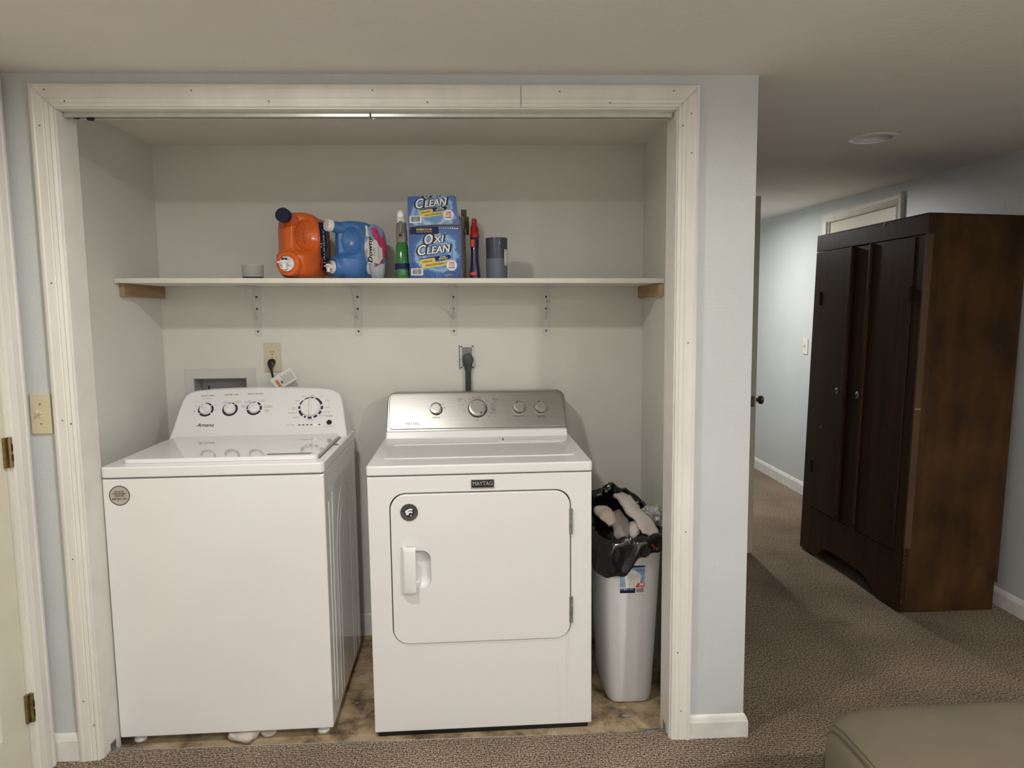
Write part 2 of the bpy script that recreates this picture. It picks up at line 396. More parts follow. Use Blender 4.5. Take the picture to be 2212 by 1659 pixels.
# closet inside: white painted board
struct(MB().box(XL, .10, ZS, CXL, CYB+.1, ZC).build('wall_closet_left', m_closet, smooth=0))
struct(MB().box(CXR, .10, ZS, CXR+.03, CYB+.1, ZC).build('wall_closet_right', m_closet, smooth=0))
struct(MB().box(CXL, .10, ZS, JL-.019, .104, ZC).box(JR+.019, .10, ZS, CXR, .104, ZC).box(JL-.019, .10, JH+.019, JR+.019, .104, ZC).build('wall_closet_front', m_closet, smooth=0))
HB = (-1.022, .955, -.799, 1.135)   # hole of the washer supply box
struct(MB().box(CXL, CYB, ZS, HB[0], CYB+.1, ZC).box(HB[2], CYB, ZS, CXR, CYB+.1, ZC).box(HB[0], CYB, HB[3], HB[2], CYB+.1, ZC).box(HB[0], CYB, ZS, HB[2], CYB+.1, HB[1]).build('wall_closet_back', m_closet, smooth=0))
# other walls
D1A, D1B = -.905, -.100             # left door opening in y
struct(MB().box(XL-.1, D1B, 0, XL, .1, ZC).box(XL-.1, -4.3, 0, XL, D1A, ZC).box(XL-.1, D1A, 2.035, XL, D1B, ZC).build('wall_left', m_wall, smooth=0))
D2A, D2B = 1.872, 2.684
struct(MB().box(XRW, -4.3, 0, XRW+.1, D2A, 2.25).box(XRW, D2B, 0, XRW+.1, 4.7, 2.25).box(XRW, D2A, 2.005, XRW+.1, D2B, 2.25).build('wall_right', m_wall, smooth=0))
m_wallw = M('paint_back_wall_white', (.80, .79, .77), .6, vary=.03)
struct(MB().box(XL-.1, -4.3, 0, XRW+.1, -4.2, ZC).build('wall_back', m_wallw, smooth=0))
struct(MB().box(.9, 4.6, 0, XRW+.1, 4.7, 2.25).build('wall_hall_end', m_wall, smooth=0))
struct(MB().box(.93, 2.45, 0, 1.695, 2.55, 2.16).box(.9, 2.55, 0, 1.0, 4.7, 2.25).build('wall_hall_left', m_wall, smooth=0))

# moulded casing: profile (u from outer edge, height)
PROF = [(0, 0), (0, .017), (.006, .019), (.010, .019), (.013, .0165), (.034, .0155), (.037, .0135), (.040, .0155), (.046, .0135), (.050, .0125), (.0535, .0145), (.058, .0125), (.0611, .010), (.0611, 0)]
def casing(a0, a1, zt, fn, parent, mat, name='casing_board', split=None, zb=(0, 0)):
    """three mitred boards around an opening; fn(a, z, height)"""
    def strip(pts0, pts1, nm):
        n = len(PROF); return MB().loft([pts0, pts1]).build(nm, mat, parent, smooth=25)
    strip([fn(a0+u, zb[0], h) for u, h in PROF], [fn(a0+u, zt-u-.0006, h) for u, h in PROF], name)
    if split:
        strip([fn(a0+u+.0006, zt-u, h) for u, h in PROF], [fn(split-.0008, zt-u, h) for u, h in PROF], name)
        strip([fn(split+.0008, zt-u, h) for u, h in PROF], [fn(a1-u-.0006, zt-u, h) for u, h in PROF], name)
    else:
        strip([fn(a0+u+.0006, zt-u, h) for u, h in PROF], [fn(a1-u-.0006, zt-u, h) for u, h in PROF], name)
    strip([fn(a1-u, zt-u-.0006, h) for u, h in PROF], [fn(a1-u, zb[1], h) for u, h in PROF], name)
t = sempty('trim_1')
casing(X0, X1, ZT, lambda a, z, h: V(a, -h, z), t, m_trim, split=.335)
b = MB()
for (x, z) in [(-1.035, 2.05), (-.62, 2.048), (-.1, 2.05), (.45, 2.047), (.79, 2.05), (-.98, 2.018), (-.4, 2.018), (.06, 2.016), (.6, 2.015), (.845, 1.985), (.847, 1.87), (.82, 1.95), (-1.055, 1.95), (-1.056, 1.5), (-1.055, 1.09), (-1.056, .66), (-1.03, 1.08), (.845, 1.3), (.846, .7), (.826, .3), (-1.057, .2), (-1.03, .12), (.84, .1)]:
    b.cyl((x, -.0158, z), (x, -.0168, z), .0022, n=8)
b.build('nail_hole', m_groove, t, smooth=0)['kind'] = 'stuff'
# jamb boards
t = sempty('trim_2')
MB().box(JL-.019, -.004, ZS+.0, JL, .099, JH).build('jamb_board', m_jamb, t, smooth=0, bevel=.0015)
MB().box(JR, -.004, ZS, JR+.019, .108, JH).build('jamb_board', m_jamb, t, smooth=0, bevel=.0015)
MB().box(JL-.019, -.004, JH, JR+.019, .099, JH+.019).build('jamb_board', m_jamb, t, smooth=0, bevel=.0015)
# bifold track under the head, in two lengths
t = thing('door_track', 'pale metal folding-door track under the closet header, in two lengths', 'door track', (0, 0, JH))
def rail(x0, x1, z0, z1):
    b = MB(); b.box(x0, .028, z0, x1, .066, z1-.0).box(x0, .028, z0-.009, x1, .031, z0).box(x0, .063, z0-.009, x1, .066, z0).box(x0, .031, z0-.009, x1, .040, z0-.006).box(x0, .054, z0-.009, x1, .063, z0-.006)
    return b.build('rail', m_alu, t, smooth=0, bevel=.0008)
rail(JL+.004, -.117, -.004, 0); rail(-.112, JR-.004, -.004, 0)
MB().cyl((JL+.07, .047, -.008), (JL+.07, .047, -.018), .010, n=12).build('pivot', m_dark, t)
MB().cyl((JL+.03, .047, -.008), (JL+.03, .047, -.014), .008, n=10).build('pivot', m_dark, t)

# baseboards
def baseboard(name, pts, h, mat=m_base, th=.013):
    """pts: list of (x,y) run with the wall on the left of travel"""
    pr = [(0, 0), (th, 0), (th, h-.022), (th-.003, h-.016), (th-.004, h-.010), (th-.009, h-.002), (th-.011, h), (0, h)]
    secs = []
    n = len(pts)
    for i, p in enumerate(pts):
        p = V(*p)
        def nr(a, c): d = (V(*c)-V(*a)).normalized(); return V(d.y, -d.x)
        if i == 0: o = nr(pts[0], pts[1])
        elif i == n-1: o = nr(pts[-2], pts[-1])
        else:
            n1, n2 = nr(pts[i-1], pts[i]), nr(pts[i], pts[i+1]); o = (n1+n2); o = o/(o.dot(n1))
        secs.append([V(p.x+o.x*u, p.y+o.y*u, z) for u, z in pr])
    return struct(MB().loft(secs).build(name, mat, smooth=25))
baseboard('baseboard_right', [(X1, 0), (XE, 0), (XE, 2.45)], .076)
baseboard('baseboard_left', [(XL+.001, -.040), (XL+.001, 0), (X0, 0)][1:], .088)
baseboard('baseboard_hall', [(XRW, 4.6), (XRW, D2B+.066)], .095)
baseboard('baseboard_hall_front', [(XRW, D2A-.066), (XRW, -4.2)], .083)
struct(MB().box(CXL, CYB-.013, ZS, CXR, CYB, .075).build('baseboard_closet', m_base, smooth=0, bevel=.004))

# ------------------------------------------------------------------ doors
# left door in the left wall
t = sempty('door_1')
casing(-.022, -.983, 2.10, lambda a, z, h: V(XL+h, a, z), sempty('trim_3'), m_trim) if False else None
tr = sempty('trim_3')
PR3 = PROF
def strip3(p0, p1): MB().loft([p0, p1]).build('casing_board', m_trim, tr, smooth=25)
yo, yi = -.022, -.094
def pf(u): return yo + (yi-yo)*u/CW
strip3([V(XL+h, pf(u), 2.085-u-.0006) for u, h in PROF], [V(XL+h, pf(u), 0) for u, h in PROF])
strip3([V(XL+h, -.983+(u*1.18), 0) for u, h in PROF], [V(XL+h, -.983+u*1.18, 2.085-u) for u, h in PROF])
strip3([V(XL+h, -.983+u*1.18, 2.085-u) for u, h in PROF], [V(XL+h, pf(u), 2.085-u) for u, h in PROF])
MB().box(XL-.09, -.1012, 0, XL+.002, -.092, 2.033).build('jamb_board', m_trim, tr, smooth=0)
# slab with six raised panels
def panel_door(parent, fn, w, h, mat):
    """fn(a across, z, out)"""
    rects = []
    cw = (w-.11*3)/2
    for z0, z1 in ((.20, .72), (.87, 1.50), (1.62, h-.11)):
        for k in range(2):
            a0 = .11+k*(cw+.11); rects.append((a0, z0, a0+cw, z1))
    holes = [[(a0, z0), (a1, z0), (a1, z1), (a0, z1)] for a0, z0, a1, z1 in rects]
    MB().prism([(0, .012), (w, .012), (w, h), (0, h)], fn, -.034, 0, holes).build('slab', mat, parent, smooth=0, bevel=.001)
    for a0, z0, a1, z1 in rects:
        b = MB(); i = .028; j = .05
        lv = [(0, 0), (.010, -.009), (i, -.009), (j, -.002)]
        loops = [[fn(a0+d, z0+d, o), fn(a1-d, z0+d, o), fn(a1-d, z1-d, o), fn(a0+d, z1-d, o)] for d, o in lv]
        b.loft(loops, caps=False); k = len(b.v); b.f.append((k-4, k-3, k-2, k-1))
        b.build('door_panel', mat, parent, smooth=0)
dfn = lambda a, z, o: V(XL-.004+o, D1B-.003-a, z)
panel_door(t, dfn, .80, 2.03, m_door)
for zc_, bm in ((1.012, m_brass), (.233, m_brass), (1.80, m_brass)):
    b = MB(); y = -.0985
    b.cyl((XL+.008, y, zc_-.044), (XL+.008, y, zc_+.044), .0065, n=12)
    b.box(XL-.003, y-.016, zc_-.044, XL+.004, y+.020, zc_+.044)
    for k in (-.018, .010): b.box(XL+.0135, y-.003, zc_+k-.010, XL+.0155, y+.001, zc_+k+.010)
    hg = b.build('hinge', bm, t, smooth=30)
    g = MB()
    for k in (-.016, .014): g.box(XL+.0142, y-.0035, zc_+k-.010, XL+.0162, y+.0005, zc_+k+.010)
    g.build('slot', m_dark, hg, smooth=0)
for sx in (1,):
    MB().lathe([(.012, 0), (.012, .03), (.026, .045), (.028, .06), (.016, .07), (0, .071)], (XL, D1B-.74, .93), (1, 0, 0)).build('door_knob', m_bronze, t)
# hall door in the right wall, closed
t = sempty('door_2')
MB().box(XRW+.012, D2A+.003, .01, XRW+.046, D2B-.003, 2.0).build('slab', m_door, t, smooth=0, bevel=.002)
MB().lathe([(.012, 0), (.012, .03), (.026, .045), (.028, .06), (.016, .07), (0, .071)], (XRW+.012, D2A+.07, .93), (-1, 0, 0)).build('door_knob', m_bronze, t)
t = sempty('trim_4')
casing(D2A-.061, D2B+.075, 2.066, lambda a, z, h: V(XRW-h, a, z), t, m_trim)
MB().box(XRW, D2A-.001, 0, XRW+.09, D2A+.002, 2.004).box(XRW, D2B-.002, 0, XRW+.09, D2B+.001, 2.004).box(XRW, D2A, 2.002, XRW+.09, D2B, 2.006).build('jamb_board', m_trim, t, smooth=0)
# open door standing edge-on behind the pier
t = sempty('door_3')
MB().box(1.700, 1.668, .012, 1.740, 2.44, 2.02).build('slab', m_doorg, t, smooth=0, bevel=.002)
MB().box(1.709, 1.6665, .86, 1.731, 1.6685, .92).build('latch_plate', m_bronze, t, smooth=0, bevel=.002)
for sx, x in ((1, 1.740), (-1, 1.700)):
    MB().lathe([(.028, 0), (.028, .006), (.011, .010), (.011, .032), (.024, .042), (.026, .055), (.018, .062), (0, .063)], (x, 1.725, .892), (sx, 0, 0)).build('door_knob', m_bronze, t)

# ------------------------------------------------------------------ lights
def ring(prof, x, y, z, nm, mat, parent): return MB().lathe(prof, (x, y, z), (0, 0, -1), 40).build(nm, mat, parent)
for (x, y, st, col, lb) in LAMPS + [(*HALL, 'lit round ceiling light in the hallway beyond the open door')]:
    z = zc(y); t = thing('ceiling_light', lb, 'ceiling light', (x, y, z), group='flush ceiling lights')
    ring([(.058, 0), (.060, .006), (.072, .009), (.090, .004), (.092, 0)], 0, 0, 0, 'trim_ring', m_plasticw, t)
    m_l = M('lamp_lens', (1, 1, 1), .5, emit=col, estr=st)
    MB().lathe([(0, .0062), (.04, .0060), (.0585, .005), (.0585, .001), (0, .001)], (0, 0, 0), (0, 0, -1), 32).build('lens', m_l, t)
t = thing('ceiling_light', 'unlit recessed ceiling can with white trim ring near the wardrobe', 'ceiling light', (CANX, CANY, ZC))
ring([(.070, 0), (.073, .005), (.088, .005), (.095, .001), (.095, -.001), (.070, -.001)], 0, 0, 0, 'trim_ring', m_plasticw, t)
ring([(.072, -.001), (.070, -.03), (.066, -.09), (.0, -.10)], 0, 0, 0, 'reflector', m_plasticw, t)
ring([(0, -.012), (.02, -.014), (.045, -.026), (.050, -.045), (.030, -.075), (.018, -.10)], 0, 0, 0, 'bulb', M('bulb_glass', (.5, .5, .48), .35, vary=.02), t)

# ------------------------------------------------------------------ washer
WX, WY, WA, WW = -1.0103, .0875, R(1.329), .6985
wash = thing('washing_machine', 'white top-load washing machine with a row of three small dials and one large dial', 'washing machine', (WX, WY, ZS), WA)
ZB, ZL, ZD = .033, .912, .948       # cabinet bottom, seam, deck top (local)
cab = MB().box(0, 0, ZB, WW, .615, ZL-.003).build('cabinet', m_enamel, wash, smooth=30, bevel=.006, seg=3)
MB().box(.006, .006, ZL-.006, WW-.006, .60, ZL+.002).build('seam', m_dark, wash, smooth=0)
# pressed ribs on the right side of the cabinet
def side_rib(pts, r=.0010): MB().tube([V(WW+.0005, y, z) for y, z in pts], r, 8, flat=1).build('pressed_rib', m_enamel, cab)
side_rib([(.055, .10), (.055, .5), (.060, .80)]); side_rib([(.10, .08), (.105, .5), (.118, .82)])
for s0, s1, top in ((.17, .49, .80), (.215, .445, .74)):
    pts = [(s0, .06), (s0+.005, .35)] + [((s0+s1)/2-(s1-s0)/2*math.cos(R(a)), .55+(top-.55)*math.sin(R(a))) for a in range(0, 181, 12)] + [(s1-.005, .35), (s1, .06)]
    side_rib(pts)
side_rib([(.56, .06), (.56, .5), (.555, .84)])
deck = MB().prism(rrect(-.002, -.006, WW+.002, .62, .018), XY, ZL, ZD).build('deck', m_enamel, wash, smooth=30, bevel=.006, seg=3)
# lid with finger notch at the front right
o2 = rrect(.042, .046, .668, .462, .020, 4)
slot = [(.478, .070), (.500, .091), (.652, .094), (.640, .070)]
m_lid = M('enamel_lid', (.80, .795, .785), .06, vary=.01, vscale=3, coat=.3)
lid = MB().prism(o2, XY, ZD+.0005, ZD+.014, [slot]).build('lid', m_lid, wash, smooth=0, bevel=.002, seg=3)
MB().prism([(.496, .0845), (.503, .0905), (.651, .0935), (.649, .0885)], XY, ZD+.0008, ZD+.0138).build('slot_shade', m_inkgrey, lid, smooth=0)  # dark tile standing in for the shade inside the slot
MB().box(.6705, .060, ZD-.001, .6745, .455, ZD+.0008).build('lid_gap', m_dark, lid, smooth=0)
MB().box(.044, .462, ZD-.001, .668, .468, ZD+.0012).build('lid_gap', m_inkgrey, lid, smooth=0)
MB().lathe([(.009, 0), (.009, .002), (.006, .003), (0, .003)], (.684, .30, ZD)).build('lid_bumper', m_inkgrey, deck)
# console
CO = V(0, .482, ZD); CE = V(0, .118, .172).normalized()
wf = plane_fn(CO, (1, 0, 0), CE)
outl = [(.010, -.004), (.019, .06), (.027, .13), (.033, .170), (.042, .192), (.058, .206), (.080, .2125), (.15, .219), (.324, .2245), (.508, .219), (.590, .2145), (.622, .206), (.646, .190), (.660, .165), (.668, .13), (.681, .06), (.694, -.004)]
front = [wf(x, s) for x, s in outl]
mid = [V(.351+(p.x-.351)*1.0, p.y+.03, p.z+.002) for p in front]
back = [V(.351+(p.x-.351)*.985, .655, min(p.z, 1.118)) for p in front]
con = MB().loft([front[::-1], mid[::-1], back[::-1]]).build('console', m_plasticw, wash, smooth=40, bevel=.005, seg=3)
def dial(fn, cx, cs, rk, r0, r1, gaps, ang, parent, mat_k, ridge_w, dots=()):
    kn = MB(); ax = fn(0, 0, 1)-fn(0, 0, 0)
    kn.lathe([(rk, 0), (rk*.97, .010), (rk*.90, .013), (0, .0135)], fn(cx, cs, .0006), ax, 32)
    d = V(math.sin(R(ang)), math.cos(R(ang)), 0); pts = []; rr = []
    for q in (-.92, -.7, -.35, 0, .35, .7, .92): pts.append(fn(cx+d.x*rk*q, cs+d.y*rk*q, .013)); rr.append(ridge_w*(1-.35*abs(q)**3))
    kn.tube(pts, rr, 12, flat=1.35, up=ax)
    kn.build('knob', mat_k, parent, smooth=40)
    rg = MB(); N = 72
    def solid(i):
        a = 360*(i+.5)/N
        return not any(abs((a-g+180) % 360-180) < 3.2 for g in gaps)
    for i in range(N):
        if not solid(i): continue
        a0, a1 = R(90-360*i/N), R(90-360*(i+1)/N); P = []
        for a, r in ((a0, r0), (a1, r0), (a1, r1), (a0, r1)): P.append((cx+r*math.cos(a), cs+r*math.sin(a)))
        rg.add([fn(u, v, .0006) for u, v in P] + [fn(u, v, 0) for u, v in P], [(0, 1, 2, 3), (0, 4, 5, 1), (1, 5, 6, 2), (2, 6, 7, 3), (3, 7, 4, 0)])
    rg.build('dial_ring', m_ink, parent, smooth=0)
dial(wf, .130, .128, .0225, .0225, .0300, (-125, 125, -50, -20, 45), -40, con, m_plasticw, .0062)
dial(wf, .224, .128, .0225, .0225, .0300, (-35, 35), 28, con, m_plasticw, .0062)
dial(wf, .318, .130, .0225, .0225, .0300, (-100, 110, 15, -55, 60), 28, con, m_plasticw, .0062)
dial(wf, .540, .128, .0400, .0405, .0490, (-100, 15, 75, -40, 165, 135, -165, -145, 105, -75), -4, con, m_plasticw, .0062)
tx = MB(); 
def T(mb, fn, s, cx, cy, size, **k): mb.text(s, size, (lambda u, v: fn(cx+u, cy+v, .0008)), **k)
for s, x, y, wd in (('WASH TEMP', .128, .190, .052), ('WATER LEVEL', .221, .193, .057), ('RINSE OPTION', .315, .195, .060), ('START', .6175, .0885, .027)):
    tx = MB(); T(tx, wf, s, x, y, .009, width=wd); tx.build('heading_lettering', m_ink, con, smooth=0)
tx = MB()
T(tx, wf, 'all cold rinses', .129, .178, .006, width=.036)
for s, x, y, wd in (('Cool', .094, .145, .010), ('Tap', .086, .122, .009), ('Cold', .130, .162, .010), ('Warm', .166, .147, .013), ('Hot', .168, .127, .009),
                    ('Auto', .203, .163, .011), ('Sensing', .199, .157, .018), ('Deep Water', .250, .163, .028), ('Wash', .250, .157, .012),
                    ('Auto', .296, .165, .011), ('Extra Rinse', .290, .158, .024), ('Normal', .276, .142, .018), ('Rinse', .276, .136, .013), ('Deep Water', .345, .166, .028), ('Rinse', .345, .159, .012), ('Deep Water', .372, .140, .030), ('Extra Rinse', .372, .134, .034), ('Fabric', .370, .122, .020), ('Softener', .370, .115, .018),
                    ('Heavy', .508, .180, .014), ('Normal', .542, .183, .016), ('Light', .580, .180, .011), ('Bulky', .604, .160, .016), ('Whites', .484, .160, .016), ('Colors', .475, .130, .016), ('Jeans', .476, .124, .016), ('Delicates', .606, .128, .020), ('Hand Wash', .606, .108, .028), ('Bedding', .471, .106, .032), ('Soak', .487, .086, .024), ('Rinse', .590, .092, .024), ('Drain & Spin', .540, .074, .034), ('Cycle Status', .468, .0535, .030), ('Control Lock', .618, .044, .036)):
    T(tx, wf, s, x, y, .0055, width=wd)
tx.build('fine_lettering', m_inkgrey, con, smooth=0)['kind'] = 'stuff'
tx = MB(); T(tx, wf, 'Amana', .138, .060, .021, bold=.012, shear=.35, width=.066); tx.build('brand_lettering', m_ink, con, smooth=0)
for k in range(6):
    x = .503+.0155*k
    MB().prism(rrect(x-.0042, .0505, x+.0042, .0545, .001, 2), lambda u, v, w_: wf(u, v, w_), 0, .0008).build('status_light', m_ink if k != 4 else M('led_green', (.2, .8, .2), .4, emit=(.35, 1, .25), estr=1.2), con, smooth=0)
MB().lathe([(.0102, 0), (.0102, .004), (.008, .006), (0, .0055)], wf(.619, .061), wf(0, 0, 1)-wf(0, 0, 0), 24).build('start_button', m_black, con)
# round sticker
sf = plane_fn((0, -.0002, ZS*-1), (1, 0, 0), (0, 0, 1))
stk = MB().lathe([(.0325, 0), (.0325, .0006), (.0295, .0006)], (.0525, 0, .8545), (0, -1, 0), 40).build('sticker_rim', M('sticker_brown', (.10, .06, .045), .5, vary=.1), wash, smooth=0)
stc = MB().lathe([(.0297, .0), (.0297, .0006), (0, .0006)], (.0525, 0, .8545), (0, -1, 0), 40).build('sticker', M('sticker_paper', (.46, .41, .34), .55, vary=.06, vscale=40), wash, smooth=0)
tx = MB()
for s, dz, wd in (('REGISTER', .0125, .028), ('ENREGISTRER', .0055, .040), ('REGISTRE', -.0015, .028), ('848 800-3481', -.0110, .046)):
    tx.text(s, .0075, lambda u, v, dz=dz: V(.0525+u, -.0009, .8545+dz+v), bold=.02, width=wd)
tx.build('lettering', m_ink, stc, smooth=0)['kind'] = 'stuff'
for x, y in ((.655, .045), (.045, .045), (.655, .56), (.045, .56)):
    MB().lathe([(.020, 0), (.021, .004), (.017, .010), (.009, .013), (.009, .036)], (x, y, 0)).build('foot', m_plasticw, wash)

# ------------------------------------------------------------------ dryer
DX, DY, DA, DW = -.1713, .0897, R(1.30), .737
dry = thing('clothes_dryer', 'white front-load dryer with a brushed steel control panel, right of the washer', 'dryer', (DX, DY, ZS), DA)
DZB, DZL, DZT = .019, .901, .934
dO = .025
cab = MB().prism([(0, DZB), (DW, DZB), (DW, DZL-.003), (0, DZL-.003)], XZ, -.70, 0, [rrect(.0700, .3015+dO, .6670, .8160+dO, .053, 8)]).build('cabinet', m_drips, dry, smooth=0, bevel=.004, seg=4)
MB().box(.03, .030, .10, DW-.03, .66, DZL-.02).build('gap_shade_box', m_dark, dry, smooth=0)  # dark filler box, added to put shade behind the door gap
MB().box(.012, .010, 0, DW-.012, .68, DZB+.01).build('base', m_black, dry, smooth=0)
MB().box(.006, .006, DZL-.005, DW-.006, .68, DZL+.002).build('seam', m_dark, dry, smooth=0)
top = MB().prism(rrect(-.002, -.006, DW+.002, .70, .012), XY, DZL, DZT).build('top_panel', m_enamel2, dry, smooth=30, bevel=.006, seg=3)
# raised border around the sunken work top
MB().prism(rrect(.040, .105, .700, .362, .02), XY, DZT-.001, DZT+.0025, [rrect(.050, .115, .690, .352, .016)]).build('pressed_border', m_enamel2, top, smooth=30)
fl = MB().prism(rrect(.437, .378, .702, .466, .004, 3), XY, DZT-.001, DZT+.003).build('lint_flap', m_enamel2, dry, smooth=0, bevel=.0015)
MB().box(.4625, .400, DZT+.003, .4665, .438, DZT+.0036).build('flap_mark', m_ink, fl, smooth=0)
dO = .025
door_o = rrect(.0735, .305+dO, .6635, .8125+dO, .050, 8)
scoop = [(.146, .622+dO), (.146, .497+dO)] + [(.172+.028*math.cos(R(a)), .525+dO+.028*math.sin(R(a))) for a in range(-90, 1, 15)] + [(.172+.028*math.cos(R(a)), .594+dO+.028*math.sin(R(a))) for a in range(0, 91, 15)]
door = MB().prism(door_o, XZ, -.020, .006, [scoop]).build('door', m_enamel2, dry, smooth=0, bevel=.003, seg=4)
# scooped finger recess behind the handle
b = MB(); cx, cz = .166, .5595+dO
loops = []
for q, dpt in ((1, .006), (.97, .000), (.88, -.008), (.7, -.015), (.4, -.018)):
    loops.append([V(cx+(x-cx)*q, -dpt, cz+(z-cz)*q) for x, z in scoop])
b.loft(loops, caps=False); k = len(b.v); n = len(scoop); b.f.append(tuple(k-n+i for i in range(n)))
b.f = [f[::-1] for f in b.f]
b.build('finger_scoop', m_enamel2, door, smooth=50)
# handle grip: proud block, rounded on the left, hollow on the right
gz0, gz1 = .483+dO, .640+dO
gp = [(.108, .007), (.109, .016), (.113, .025), (.119, .029), (.153, .031), (.153, .026), (.122, .022), (.122, .007)]
b = MB(); b.loft([[V(x, -o, z) for x, o in gp] for z in (gz0+.012, gz1-.012)])
hnd = MB()
secs = []
for z, q in ((gz0, .75), (gz0+.004, .9), (gz0+.012, 1), (gz1-.012, 1), (gz1-.004, .9), (gz1, .75)):
    secs.append([V(.109+(x-.109), -.007-(o-.007)*q, z) for x, o in gp])
hnd.loft(secs).build('handle', m_plasticw, door, smooth=40)
for z0, z1 in ((.665, .752), (.358, .450)):
    hb = MB(); z0 += dO; z1 += dO
    for k in range(5):
        a = z0+(z1-z0)*k/5; hb.cyl((.6665, -.0075, a+.0006), (.6665, -.0075, a+(z1-z0)/5-.0006), .0042, n=12)
    hb.box(.660, -.0065, z0, .6725, -.004, z1)
    hb.build('hinge', m_galv, dry, smooth=30)
# front badge
bd = MB().prism(rrect(.337, .826+dO, .414, .8565+dO, .001, 2), XZ, 0, .002).build('badge_frame', m_galv, dry, smooth=0)
bp = MB().prism(rrect(.3395, .830+dO, .4115, .8545+dO, .001, 2), XZ, .0005, .003).build('badge', M('badge_black', (.012, .012, .018), .3, vary=.1), dry, smooth=0)
tx = MB(); tx.text('MAYTAG', .020, lambda u, v: V(.3755+u, -.0035, .8425+dO+v), bold=.01, width=.064); tx.build('brand_lettering', M('badge_silver', (.45, .44, .43), .4, .5, vary=.05), bp, smooth=0)
# round emblem sticker on the door
ex, ez = .1345, .7545+dO
stk = MB().lathe([(.0285, .007), (.0285, .0088), (0, .0088)], (ex, 0, ez), (0, -1, 0), 40).build('round_sticker', M('sticker_grey', (.09, .088, .085), .45, vary=.1), door, smooth=0)
MB().lathe([(.0165, .0088), (.0165, .0092), (0, .0092)], (ex, 0, ez), (0, -1, 0), 32).build('sticker_field', m_ink, door, smooth=0)
tx = MB()
for i, ch in enumerate('AMERICA'):
    a = R(168-26*i); c, s_ = math.cos(a), math.sin(a)
    tx.text(ch, .0125, lambda u, v, c=c, s_=s_, a=a: V(ex+.0225*c+u*s_+v*c, -.0092, ez+.0225*s_-u*c+v*s_), bold=.03)
tx.build('sticker_lettering', m_ink, door, smooth=0)['kind'] = 'stuff'
fg = MB()
for k in range(2):
    y0 = .0095-.0085*k
    pts = [(-.014+.004*k, y0-.009), (-.011, y0-.003), (-.004, y0+.001), (.004, y0+.0035), (.010, y0+.002), (.011, y0-.0035), (.003, y0-.002), (-.004, y0-.006), (-.009, y0-.011)]
    fg.prism([(ex+x, ez+z) for x, z in pts], XZ, .0090, .0095)
for sx, sz, sr in ((-.004, -.006, .0042), (.006, -.0105, .0034)):
    st = []
    for i in range(10):
        a = R(90+36*i); r = sr if i % 2 == 0 else sr*.42; st.append((ex+sx+r*math.cos(a), ez+sz+r*math.sin(a)))
    fg.prism(st, XZ, .0090, .0096)
fg.build('flag_print', m_white, door, smooth=0)['kind'] = 'stuff'
# console
DO = V(0, .490, DZT); DE = V(0, .09, .166).normalized()
df = plane_fn(DO, (1, 0, 0), DE)
def dcons(o, s0, s1, r): return rrect(o[0], s0, o[1], s1, r, 6)
ol = [(.006, -.002), (.727, -.002), (.727, .030), (.006, .030)]
MB().prism(ol, df, -.05, .002).build('console_base', m_plasticw, dry, smooth=0, bevel=.004)
ol = [(.006, .028), (.728, .028)] + [(.698+.028*math.cos(R(a)), .167+.028*math.sin(R(a))) for a in range(0, 91, 15)] + [(.036+.028*math.cos(R(a)), .167+.028*math.sin(R(a))) for a in range(90, 181, 15)]
fr = [df(x, s, 0) for x, s in ol]; bk = [V(.367+(p.x-.367)*.985, .69, min(p.z, .934+.166)) for p in fr]
con = MB().loft([fr[::-1], bk[::-1]]).build('console', m_steel, dry, smooth=40, bevel=.004, seg=3)
po = [(.028, .038), (.706, .038)] + [(.716+.008*math.cos(R(a)), .046+.008*math.sin(R(a))) for a in range(-90, 1, 30)] + [(.694+.024*math.cos(R(a)), .163+.024*math.sin(R(a))) for a in range(0, 91, 15)] + [(.040+.024*math.cos(R(a)), .163+.024*math.sin(R(a))) for a in range(90, 181, 15)] + [(.016, .050), (.020, .041)]
pan = MB().prism(po, df, .0005, .005).build('control_panel', m_steel, con, smooth=30, bevel=.0025, seg=3)
pf_ = lambda u, v, w_=0: df(u, v, w_+.005)
ax = df(0, 0, 1)-df(0, 0, 0)
for cx, cs, r, ang in ((.203, .120, .0235, 60), (.369, .119, .0360, 150), (.537, .120, .0235, -25), (.626, .119, .0235, -25)):
    kb = MB().lathe([(r*1.06, 0), (r*1.06, .006), (r*.95, .010)], pf_(cx, cs), ax, 36).build('knob_skirt', m_black, con)
    kn = MB().lathe([(r, .004), (r, .016), (r*.93, .020), (r*.74, .0205), (r*.70, .0185), (0, .0185)], pf_(cx, cs), ax, 40).build('knob', m_steel2, con, smooth=30)
    d = (math.sin(R(ang)), math.cos(R(ang)))
    MB().tube([pf_(cx+d[0]*r*q, cs+d[1]*r*q, .0195) for q in (.70, .84, .97)], [.0028, .0026, .001], 6).build('pointer', m_black, con)
tx = MB(); T(tx, pf_, 'MAYTAG', .110, .059, .016, bold=.008, width=.055); tx.build('brand_lettering', m_ink, con, smooth=0)
tx = MB()
